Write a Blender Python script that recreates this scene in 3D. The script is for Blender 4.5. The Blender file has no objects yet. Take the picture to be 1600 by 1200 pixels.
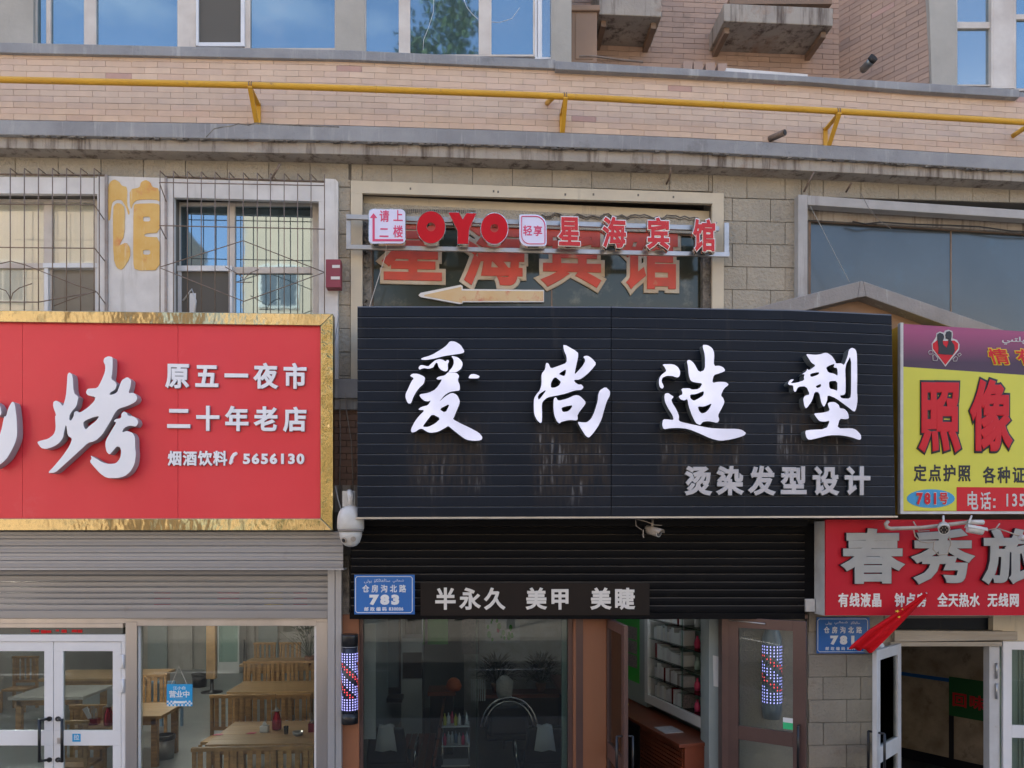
import bpy, bmesh, math, random
from mathutils import Vector, Matrix
R = math.radians
rnd = random.Random(7)
sc = bpy.context.scene
C = bpy.data.collections.new('street'); sc.collection.children.link(C)

# ---------------------------------------------------------------- camera, world, sun
F, HY, HC, DW = 1156.0, 850.0, 3.15, 8.0
PSI = math.atan(69 / F)
cam_d = bpy.data.cameras.new('camera'); cam = bpy.data.objects.new('camera', cam_d)
sc.collection.objects.link(cam); sc.camera = cam
cam_d.sensor_width = 36; cam_d.lens = F * 36 / 1600
cam_d.shift_y = (HY - 600) / 1600
cam_d.clip_start = .05; cam_d.clip_end = 3000
cam.location = (0, -DW, HC)
cam.rotation_euler = (R(90), 0, -PSI)
w = bpy.data.worlds.new('World'); sc.world = w; w.use_nodes = True
nt = w.node_tree
sky = nt.nodes.new('ShaderNodeTexSky'); sky.sky_type = 'NISHITA'; sky.sun_disc = False
SUN_EL, SUN_AZ = R(50), R(-28)     # the sun stands behind the building: this front is in open shade, the far side is sunlit
sky.sun_elevation = SUN_EL; sky.sun_rotation = SUN_AZ
sky.air_density = 1.0; sky.dust_density = 2.5; sky.ozone_density = 1.0
bg = nt.nodes['Background']; bg.inputs['Strength'].default_value = .15
tc = nt.nodes.new('ShaderNodeTexCoord'); mpw = nt.nodes.new('ShaderNodeMapping'); mpw.inputs['Scale'].default_value = (1.2, 2.2, 4.5)
nt.links.new(tc.outputs['Generated'], mpw.inputs['Vector'])
cn = nt.nodes.new('ShaderNodeTexNoise'); cn.inputs['Scale'].default_value = 2.6; cn.inputs['Detail'].default_value = 8; cn.inputs['Roughness'].default_value = .62
nt.links.new(mpw.outputs[0], cn.inputs['Vector'])
cr = nt.nodes.new('ShaderNodeMapRange'); cr.inputs['From Min'].default_value = .52; cr.inputs['From Max'].default_value = .78; cr.inputs['To Max'].default_value = .6
nt.links.new(cn.outputs['Fac'], cr.inputs['Value'])
cm = nt.nodes.new('ShaderNodeMix'); cm.data_type = 'RGBA'; nt.links.new(cr.outputs[0], cm.inputs[0]); nt.links.new(sky.outputs['Color'], cm.inputs[6]); cm.inputs[7].default_value = (4.2, 4.3, 4.5, 1)   # thin broken cloud
nt.links.new(cm.outputs[2], bg.inputs['Color'])
sun_d = bpy.data.lights.new('sun', 'SUN'); sun = bpy.data.objects.new('sun', sun_d)
sc.collection.objects.link(sun)
sun_d.energy = 4.2; sun_d.angle = R(.6); sun_d.color = (1, .93, .84)
# rotation 0 = north (+Y); azimuth grows clockwise seen from above
sdir = Vector((math.sin(SUN_AZ) * math.cos(SUN_EL), math.cos(SUN_AZ) * math.cos(SUN_EL), math.sin(SUN_EL)))
sun.rotation_euler = sdir.to_track_quat('Z', 'Y').to_euler()
vs = sc.view_settings
vs.view_transform = 'Standard'; vs.look = 'None'; vs.exposure = 1.75; vs.gamma = 1

# ---------------------------------------------------------------- projection helpers (pixel of the 1600 px photo -> point on a plane of depth Y)
cs, sn = math.cos(PSI), math.sin(PSI)
def P(px, py, Y=0.0):
    u = (px - 800) / F
    t = (Y + DW) / (cs - u * sn)
    return Vector((t * (sn + u * cs), Y, HC - (py - HY) / F * t))
def pxof(X, Y):
    fw = X * sn + (Y + DW) * cs
    return 800 + F * (X * cs - (Y + DW) * sn) / fw, fw
def line(pts):
    def f(x):
        if x <= pts[0][0]:
            a, b = pts[0], pts[1]
        elif x >= pts[-1][0]:
            a, b = pts[-2], pts[-1]
        else:
            for a, b in zip(pts, pts[1:]):
                if a[0] <= x <= b[0]: break
        return a[1] + (b[1] - a[1]) * (x - a[0]) / (b[0] - a[0])
    return f
def zl(ln, X, Y):
    px, fw = pxof(X, Y)
    return HC - (ln(px) - HY) / F * fw
def PX(px, Y=0): return P(px, 0, Y).x
def PZ(py, px=800, Y=0): return P(px, py, Y).z

# ---------------------------------------------------------------- materials
def mat(name, col, rough=.6, metal=0., col2=None, ns=3., streak=None, dirt=None, bump=None, spec=.5, emit=None, aniso=(1, 1, 1), coat=0, alpha=None, jit=0):
    m = bpy.data.materials.new(name); m.use_nodes = True
    t = m.node_tree; b = t.nodes['Principled BSDF']
    b.inputs['Roughness'].default_value = rough; b.inputs['Metallic'].default_value = metal
    b.inputs['Specular IOR Level'].default_value = spec
    b.inputs['Coat Weight'].default_value = coat; b.inputs['Coat Roughness'].default_value = .08
    geo = t.nodes.new('ShaderNodeNewGeometry')
    def noise(scale, vec=(1, 1, 1), det=5, rgh=.6):
        mp = t.nodes.new('ShaderNodeMapping'); mp.inputs['Scale'].default_value = vec
        t.links.new(geo.outputs['Position'], mp.inputs['Vector'])
        n = t.nodes.new('ShaderNodeTexNoise'); n.inputs['Scale'].default_value = scale
        n.inputs['Detail'].default_value = det; n.inputs['Roughness'].default_value = rgh
        t.links.new(mp.outputs[0], n.inputs['Vector']); return n.outputs['Fac']
    def ramp(src, a, c):
        r = t.nodes.new('ShaderNodeMapRange'); r.inputs['From Min'].default_value = a; r.inputs['From Max'].default_value = c
        t.links.new(src, r.inputs['Value']); return r.outputs[0]
    def mix(fac, a, c):
        x = t.nodes.new('ShaderNodeMix'); x.data_type = 'RGBA'
        t.links.new(fac, x.inputs[0])
        for s, i in ((a, 6), (c, 7)):
            if isinstance(s, tuple): x.inputs[i].default_value = (*s, 1)
            else: t.links.new(s, x.inputs[i])
        return x.outputs[2]
    base = col
    if col2: base = mix(ramp(noise(ns, aniso), .32, .68), col, col2)
    if streak:   # (colour, low, high, scale): rain streaks, long in Z
        base = mix(ramp(noise(streak[3], (1, 1, .09), 6, .7), streak[1], streak[2]), base, streak[0])
    if dirt:
        base = mix(ramp(noise(dirt[3], (1, 1, 1), 8, .7), dirt[1], dirt[2]), base, dirt[0])
    if jit:
        oi = t.nodes.new('ShaderNodeObjectInfo'); h = t.nodes.new('ShaderNodeHueSaturation')
        r = t.nodes.new('ShaderNodeMapRange'); r.inputs['To Min'].default_value = 1 - jit; r.inputs['To Max'].default_value = 1 + jit
        t.links.new(oi.outputs['Random'], r.inputs['Value']); t.links.new(r.outputs[0], h.inputs['Value'])
        if isinstance(base, tuple): h.inputs['Color'].default_value = (*base, 1)
        else: t.links.new(base, h.inputs['Color'])
        base = h.outputs[0]
    if isinstance(base, tuple): b.inputs['Base Color'].default_value = (*base, 1)
    else: t.links.new(base, b.inputs['Base Color'])
    if bump:
        bn = t.nodes.new('ShaderNodeBump'); bn.inputs['Strength'].default_value = bump[1]; bn.inputs['Distance'].default_value = bump[2] if len(bump) > 2 else .01
        t.links.new(noise(bump[0], bump[3] if len(bump) > 3 else (1, 1, 1), 4), bn.inputs['Height'])
        t.links.new(bn.outputs[0], b.inputs['Normal'])
    if emit:
        b.inputs['Emission Color'].default_value = (*emit[0], 1); b.inputs['Emission Strength'].default_value = emit[1]
        if len(emit) > 2:
            r = t.nodes.new('ShaderNodeMapRange'); r.inputs['From Min'].default_value = .35; r.inputs['From Max'].default_value = .6
            r.inputs['To Min'].default_value = emit[2]; r.inputs['To Max'].default_value = emit[1]
            t.links.new(noise(1.6), r.inputs['Value']); t.links.new(r.outputs[0], b.inputs['Emission Strength'])
    return m
def glass(name, tint, refl=1.0, ior=1.5, rough=0.0, wav=0.0):
    m = bpy.data.materials.new(name); m.use_nodes = True; t = m.node_tree
    for n in list(t.nodes):
        if n.type != 'OUTPUT_MATERIAL': t.nodes.remove(n)
    out = t.nodes['Material Output']
    tr = t.nodes.new('ShaderNodeBsdfTransparent'); tr.inputs[0].default_value = (*tint, 1)
    gl = t.nodes.new('ShaderNodeBsdfGlossy'); gl.inputs['Roughness'].default_value = rough; gl.inputs[0].default_value = (refl, refl, refl, 1)
    fr = t.nodes.new('ShaderNodeFresnel'); fr.inputs[0].default_value = ior
    mx = t.nodes.new('ShaderNodeMixShader')
    t.links.new(fr.outputs[0], mx.inputs[0]); t.links.new(tr.outputs[0], mx.inputs[1]); t.links.new(gl.outputs[0], mx.inputs[2])
    t.links.new(mx.outputs[0], out.inputs[0]); return m
M = {}
def mk(k, *a, **kw): M[k] = mat(k, *a, **kw)
mk('concrete', (.34, .34, .345), .9, col2=(.25, .25, .26), ns=2.2, streak=((.45, .44, .43), .56, .72, 9), dirt=((.17, .165, .16), .58, .78, 3), bump=(40, .5, .01))
mk('concrete_pale', (.42, .37, .31), .9, col2=(.33, .29, .25), ns=3, streak=((.13, .10, .08), .50, .66, 9), dirt=((.26, .14, .08), .56, .72, 1.3), bump=(30, .6, .012))
mk('soffit', (.36, .33, .29), .9, col2=(.28, .26, .23), ns=2, bump=(20, .4))
mk('gable', (.33, .30, .28), .9, col2=(.26, .24, .225), ns=3, streak=((.50, .49, .46), .58, .72, 9), dirt=((.14, .12, .1), .64, .8, 4), bump=(35, .6, .012))
BR = [(.69, .51, .38), (.68, .495, .37), (.71, .53, .40), (.67, .495, .385), (.66, .47, .36)]
for i, c in enumerate(BR):
    mk('brick%d' % i, c, .8, col2=tuple(x * .9 for x in c), ns=7, dirt=(tuple(x * .72 for x in c), .6, .85, 1.2), bump=(60, .3, .004), jit=.05)
mk('brick_odd', (.54, .34, .28), .8, col2=(.48, .31, .26), ns=9, bump=(60, .3, .004))
mk('brick_small', (.48, .33, .25), .8, col2=(.41, .28, .215), ns=2.4, dirt=((.2, .15, .12), .58, .8, 1.5), bump=(60, .3, .004))
mk('brick_small2', (.42, .29, .225), .8, col2=(.37, .26, .205), ns=4, bump=(60, .3, .004))
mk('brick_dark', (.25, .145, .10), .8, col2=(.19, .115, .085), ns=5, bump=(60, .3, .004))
mk('mortar', (.24, .17, .135), .95, bump=(50, .4, .004))
mk('stone', (.44, .385, .30), .92, col2=(.36, .32, .255), ns=2.2, dirt=((.19, .165, .14), .6, .8, 2.2), bump=(28, 1., .03), jit=.06)
mk('stone_low', (.34, .30, .25), .92, col2=(.28, .25, .21), ns=3, dirt=((.2, .15, .12), .58, .8, 2), bump=(34, .9, .015), jit=.06)
mk('joint', (.17, .155, .135), .95)
mk('cream', (.64, .555, .41), .8, col2=(.56, .485, .37), ns=3, streak=((.36, .31, .24), .6, .78, 7), dirt=((.3, .26, .2), .66, .8, 8), bump=(30, .2, .004))
mk('white_wall', (.78, .75, .72), .85, col2=(.62, .59, .56), ns=3, streak=((.45, .42, .38), .6, .8, 6), dirt=((.42, .38, .33), .66, .82, 4), bump=(25, .35, .006))
mk('grey_paint', (.46, .44, .42), .8, col2=(.38, .36, .34), ns=3, streak=((.25, .22, .2), .58, .8, 6), bump=(25, .35, .006))
mk('sill', (.40, .385, .36), .9, col2=(.33, .315, .30), ns=3, streak=((.22, .2, .185), .58, .78, 8), bump=(30, .4, .01))
mk('plaster_col', (.45, .42, .37), .9, col2=(.38, .355, .31), ns=2.5, streak=((.28, .25, .22), .6, .8, 6), bump=(30, .4, .008))
mk('peel', (.30, .27, .23), .95, col2=(.10, .09, .08), ns=14, bump=(30, 1, .03))
mk('wframe', (.72, .66, .59), .55, col2=(.52, .45, .39), ns=2, streak=((.38, .32, .27), .62, .8, 7))
mk('wframe_white', (.78, .78, .79), .45, col2=(.68, .68, .69), ns=3)
mk('rust_frame', (.28, .18, .12), .8, col2=(.2, .14, .1), ns=6)
mk('wood_pilaster', (.34, .215, .135), .7, col2=(.28, .18, .12), ns=2, streak=((.25, .16, .1), .6, .8, 7))
mk('pane_blue', (.27, .36, .41), .03, .86, col2=(.23, .32, .37), ns=.8, dirt=((.34, .38, .40), .55, .85, 1.2), bump=(1.3, .04, .02))
mk('pane_side', (.30, .37, .41), .10, .75, bump=(1.2, .05, .02), dirt=((.46, .48, .47), .5, .7, 1.3))  # pale patches painted in for a cloud reflected in the glass
mk('pane_grey', (.10, .112, .115), .22, .6, col2=(.085, .095, .097), ns=1.2, bump=(2, .05, .02), dirt=((.10, .125, .135), .55, .75, 3))
mk('pane_green', (.050, .058, .043), .12, .25, col2=(.06, .060, .045), ns=2.5, bump=(2, .08, .02), dirt=((.17, .15, .10), .54, .72, 4))
mk('curtain', (.88, .84, .77), .9, col2=(.76, .77, .74), ns=3, aniso=(3, 1, .15))
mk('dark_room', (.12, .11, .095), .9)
mk('rust_bar', (.27, .21, .17), .6, .4, col2=(.20, .14, .10), ns=20)
mk('grille_post', (.36, .33, .32), .5, .3, col2=(.28, .22, .19), ns=12)
mk('yellow_pipe', (.72, .40, .035), .42, col2=(.62, .33, .035), ns=2, dirt=((.36, .20, .07), .60, .72, 12), spec=.4)
mk('gold', (.50, .42, .24), .13, 1., col2=(.40, .34, .20), ns=1.6, bump=(2.2, .34, .05, (1, 1, .6)))
mk('gold_crack', (.50, .41, .19), .2, 1., col2=(.36, .29, .13), ns=4, dirt=((.85, .72, .42), .60, .66, 7), bump=(5, .5, .04))
mk('red_face', (.80, .055, .07), .34, col2=(.75, .045, .06), ns=.7, spec=.35, dirt=((.80, .11, .12), .62, .85, 1.5), coat=.08, bump=(1.4, .05, .03))
mk('letter_white', (.88, .88, .92), .35, col2=(.82, .82, .87), ns=2)
mk('letter_side', (.36, .36, .38), .5)
mk('letter_lit', (.50, .50, .60), .35, emit=((.80, .80, 1.), .20, .10))
mk('letter_metal', (.33, .36, .36), .35, .7, col2=(.22, .24, .24), ns=6, dirt=((.12, .10, .085), .55, .75, 7))
mk('letter_silver', (.52, .50, .51), .5, col2=(.44, .42, .43), ns=4)
mk('slat_black', (.010, .0145, .023), .42, col2=(.015, .020, .030), ns=1.3, streak=((.045, .044, .045), .60, .85, 9), dirt=((.028, .026, .025), .6, .85, 3), spec=.10, jit=.12)
mk('slat_edge_lit', (.15, .16, .18), .45, .2)  # upper bevels coloured pale to imitate light caught by the slat edges
mk('shutter_black', (.004, .0045, .006), .5, spec=.08, col2=(.006, .006, .007), ns=2, dirt=((.025, .023, .021), .62, .85, 3), jit=.2)
mk('shutter_edge_lit', (.13, .115, .10), .45, .2)  # thin light lines along the black shutter, painted as a paler bevel
mk('shutter_grey', (.33, .325, .33), .42, .45, col2=(.27, .265, .27), ns=1.2, aniso=(.15, 1, 9), dirt=((.24, .22, .21), .62, .8, 3), jit=.05)
mk('rail_grey', (.42, .43, .46), .4, .5, col2=(.36, .37, .40), ns=2, aniso=(1, 1, .2))
mk('steel', (.50, .48, .48), .28, .85, col2=(.40, .38, .38), ns=2.5, aniso=(1, 1, .15), bump=(120, .08, .002))
mk('steel_sign', (.46, .46, .47), .35, .8, col2=(.36, .355, .35), ns=6)
mk('door_white', (.74, .74, .76), .35, col2=(.68, .68, .70), ns=2)
mk('door_old', (.52, .52, .53), .5, col2=(.44, .43, .42), ns=3, dirt=((.25, .17, .12), .64, .78, 5))
mk('black_plastic', (.012, .012, .014), .32)
mk('brown_alu', (.11, .062, .055), .32, .25, col2=(.085, .05, .045), ns=2)
mk('brown_panel', (.27, .105, .05), .55, col2=(.22, .088, .043), ns=1.5, aniso=(1, 1, .25), dirt=((.34, .2, .13), .66, .8, 3))
mk('brown_strip', (.016, .011, .010), .5, col2=(.012, .009, .008), ns=3, spec=.2)
mk('white_letter', (.70, .67, .63), .6)
mk('grey_letter', (.36, .355, .33), .55, col2=(.31, .305, .285), ns=4)
mk('sign_red', (.48, .005, .018), .5, spec=.2, col2=(.46, .012, .027), ns=1.5)
mk('sign_red2', (.58, .015, .025), .45, spec=.25)
mk('sign_yellow', (.66, .62, .055), .42, col2=(.58, .56, .05), ns=1.1, dirt=((.50, .50, .05), .6, .8, 3))
mk('sign_orange', (.65, .38, .03), .5, col2=(.6, .34, .03), ns=3)
mk('frame_white', (.60, .60, .59), .5, col2=(.48, .46, .44), ns=6)
mk('plate_blue', (.01, .12, .42), .35, col2=(.012, .14, .46), ns=2)
mk('oval_blue', (.02, .28, .55), .4)
mk('plate_white', (.72, .74, .76), .4)
mk('light_box', (.66, .64, .80), .35, emit=((.8, .75, 1), .02))
mk('pink', (.68, .06, .16), .4)
mk('oyo_red', (.58, .003, .010), .4, col2=(.52, .003, .010), ns=3, spec=.25)
mk('chrome', (.72, .68, .64), .12, 1., bump=(12, .3, .01))
mk('white_edge', (.80, .78, .76), .5)
mk('peeled_red', (.58, .02, .025), .5, dirt=((.62, .40, .25), .62, .66, 30), bump=(50, .4, .004))
mk('faded_red', (.74, .09, .055), .6, col2=(.52, .09, .06), ns=3, dirt=((.55, .32, .18), .62, .75, 4))
mk('faded_cream', (.64, .57, .46), .7, col2=(.50, .36, .22), ns=4)
mk('arrow', (.76, .58, .34), .6, col2=(.72, .47, .22), ns=3, dirt=((.62, .12, .08), .50, .62, 3.2))
mk('yellow_paint', (.76, .50, .17), .8, col2=(.72, .42, .11), ns=6, streak=((.78, .66, .45), .56, .72, 16), dirt=((.66, .24, .10), .57, .72, 5))
mk('camera_white', (.62, .61, .58), .35, col2=(.52, .50, .46), ns=9, dirt=((.33, .29, .24), .6, .8, 12))
mk('camera_dusty', (.42, .36, .30), .6, col2=(.30, .25, .20), ns=12)
mk('cable', (.26, .23, .21), .7)
mk('cable_dark', (.03, .03, .03), .6)
mk('wood', (.50, .28, .11), .5, col2=(.30, .17, .075), ns=5, aniso=(1, 1, 5), jit=.18)
mk('wood_top', (.50, .31, .14), .4, col2=(.36, .22, .11), ns=6, aniso=(.6, 6, 1), jit=.1)
mk('wood_red', (.22, .055, .025), .35, col2=(.16, .04, .02), ns=4)
mk('floor_tile', (.33, .35, .36), .3, col2=(.27, .29, .30), ns=1.5)
mk('floor_salon', (.10, .11, .115), .3, col2=(.07, .075, .08), ns=2)
mk('wall_in', (.42, .40, .37), .8, col2=(.36, .34, .32), ns=1.5)
mk('wall_salon', (.30, .35, .36), .7, col2=(.26, .31, .32), ns=1.5)
mk('wall_dirty', (.56, .48, .37), .9, col2=(.32, .26, .19), ns=3.2, dirt=((.16, .13, .10), .55, .75, 6))
mk('ceil', (.5, .5, .48), .9)
mk('white_gloss', (.66, .68, .70), .25)
mk('white_box', (.55, .55, .57), .5, col2=(.42, .42, .46), ns=20)
mk('green_poster', (.03, .36, .045), .4, col2=(.035, .42, .05), ns=2)
mk('photo_dark', (.12, .12, .13), .5, col2=(.35, .28, .27), ns=45)
mk('green_dark', (.012, .12, .035), .6)
mk('teal_shelf', (.30, .42, .38), .4)
mk('plastic_green', (.03, .50, .20), .35)
mk('plastic_red', (.62, .03, .02), .35)
mk('plastic_blue', (.18, .30, .45), .4)
mk('thermos', (.30, .006, .02), .12, .6)
mk('sky_sticker', (.01, .30, .62), .4)
mk('led_white', (.8, .8, .9), .4, emit=((.36, .34, 1), .9))
mk('led_red', (.8, .1, .1), .4, emit=((1, .06, .08), .7))
mk('pole_body', (.03, .033, .05), .25)
mk('pole_grey', (.16, .19, .22), .3)
mk('flag_red', (.55, .012, .018), .95, spec=.1, col2=(.50, .01, .016), ns=5)
mk('flag_yellow', (.70, .48, .03), .7)
mk('purple', (.27, .055, .17), .45)
mk('tube_dim', (.9, .9, .9), .5, emit=((.9, .96, 1), 3.5))
mk('tube', (.9, .9, .9), .5, emit=((1, .93, .82), 26))
mk('purple_deep', (.065, .022, .075), .45)
mk('ink', (.012, .012, .02), .5)
mk('ink_brown', (.035, .02, .015), .5)
mk('banner_text_red', (.62, .02, .03), .5)
mk('leaf', (.045, .085, .025), .6, col2=(.075, .12, .035), ns=12, jit=.2)
mk('leaf_in', (.02, .045, .02), .6)
mk('bark', (.10, .075, .055), .9)
mk('asphalt', (.05, .05, .052), .9, col2=(.065, .064, .063), ns=4, bump=(60, .4))
mk('paving', (.27, .25, .22), .85, col2=(.22, .20, .18), ns=3)
mk('paint_line', (.6, .6, .58), .7)
mk('far_wall', (.52, .40, .28), .85, col2=(.46, .36, .25), ns=.6)
mk('far_base', (.24, .22, .21), .85, col2=(.18, .17, .165), ns=.8)
mk('far_trim', (.6, .57, .5), .8)
mk('towel', (.62, .62, .64), .9)
mk('chrome_arc', (.6, .6, .62), .15, 1)
mk('vinyl_black', (.018, .018, .022), .35)
mk('hose', (.06, .06, .055), .6)
M['glass_clear'] = glass('glass_clear', (.97, .98, .97), 1, 1.5)
M['glass'] = glass('glass', (.86, .90, .89), .9, 1.45)
M['glass_shelf'] = glass('glass_shelf', (.80, .90, .86), .8, 1.4)
M['glass_dark'] = glass('glass_dark', (.70, .76, .77), .85, 1.5)

def zgrad(name, z0, c0, z1, c1):     # printed colour fade
    t = M[name].node_tree; b = t.nodes['Principled BSDF']; geo = t.nodes.new('ShaderNodeNewGeometry'); sp = t.nodes.new('ShaderNodeSeparateXYZ'); t.links.new(geo.outputs['Position'], sp.inputs[0])
    r = t.nodes.new('ShaderNodeMapRange'); r.inputs['From Min'].default_value = z0; r.inputs['From Max'].default_value = z1; t.links.new(sp.outputs[2], r.inputs['Value'])
    x = t.nodes.new('ShaderNodeMix'); x.data_type = 'RGBA'; t.links.new(r.outputs[0], x.inputs[0]); x.inputs[6].default_value = (*c0, 1); x.inputs[7].default_value = (*c1, 1); t.links.new(x.outputs[2], b.inputs['Base Color'])
zgrad('purple', P(1500, 566, -.52).z, (.05, .018, .055), P(1500, 520, -.52).z, (.33, .055, .155))
# grime on the black sign: washed-down filth in patches under each character
def grime():
    m = M['slat_black']; t = m.node_tree; b = t.nodes['Principled BSDF']
    src = b.inputs['Base Color'].links[0].from_socket
    geo = t.nodes.new('ShaderNodeNewGeometry'); sp = t.nodes.new('ShaderNodeSeparateXYZ'); t.links.new(geo.outputs['Position'], sp.inputs[0])
    def mth(op, a, b_=None, c=None):
        n = t.nodes.new('ShaderNodeMath'); n.operation = op; n.use_clamp = False
        for i, v in enumerate((a, b_, c)):
            if v is None: continue
            if isinstance(v, (int, float)): n.inputs[i].default_value = v
            else: t.links.new(v, n.inputs[i])
        return n.outputs[0]
    def sstep(v, a, c):
        r = t.nodes.new('ShaderNodeMapRange'); r.interpolation_type = 'SMOOTHSTEP'; r.inputs['From Min'].default_value = a; r.inputs['From Max'].default_value = c
        t.links.new(v, r.inputs['Value']); return r.outputs[0]
    tot = None
    for (x0, x1, y0, y1) in ((640, 756, 640, 775), (835, 950, 650, 790), (1032, 1165, 650, 770), (1215, 1348, 625, 740)):
        X0, X1 = P(x0, 700, -.62).x, P(x1, 700, -.62).x; Z1, Z0 = P(x0, y0, -.62).z, P(x0, y1, -.62).z
        k = mth('MULTIPLY', mth('MULTIPLY', sstep(sp.outputs[0], X0 - .06, X0 + .06), sstep(sp.outputs[0], X1 + .08, X1 - .08)), mth('MULTIPLY', sstep(sp.outputs[2], Z1 + .05, Z1 - .25), sstep(sp.outputs[2], Z0 - .1, Z0 + .30)))
        tot = k if tot is None else mth('ADD', tot, k)
    mp = t.nodes.new('ShaderNodeMapping'); mp.inputs['Scale'].default_value = (1, 1, .12); t.links.new(geo.outputs['Position'], mp.inputs[0])
    n = t.nodes.new('ShaderNodeTexNoise'); n.inputs['Scale'].default_value = 30; n.inputs['Detail'].default_value = 6; t.links.new(mp.outputs[0], n.inputs[0])
    def mx(f, a, c):
        x = t.nodes.new('ShaderNodeMix'); x.data_type = 'RGBA'; t.links.new(f, x.inputs[0]); t.links.new(a, x.inputs[6]); x.inputs[7].default_value = (*c, 1); return x.outputs[2]
    f1 = mth('MULTIPLY', tot, sstep(n.outputs[0], .30, .60)); f2 = mth('MULTIPLY', tot, sstep(n.outputs[0], .54, .68))
    n2 = t.nodes.new('ShaderNodeTexNoise'); n2.inputs['Scale'].default_value = 3; t.links.new(geo.outputs['Position'], n2.inputs[0])
    o1 = mx(mth('MULTIPLY', f1, .9), src, (.045, .036, .030)); o2 = mx(mth('MULTIPLY', f2, sstep(n2.outputs[0], .4, .6)), o1, (.15, .15, .155))
    t.links.new(o2, b.inputs['Base Color'])
    rr = t.nodes.new('ShaderNodeMapRange'); rr.inputs['To Min'].default_value = .36; rr.inputs['To Max'].default_value = .75; t.links.new(f1, rr.inputs['Value']); t.links.new(rr.outputs[0], b.inputs['Roughness'])
grime()

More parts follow.
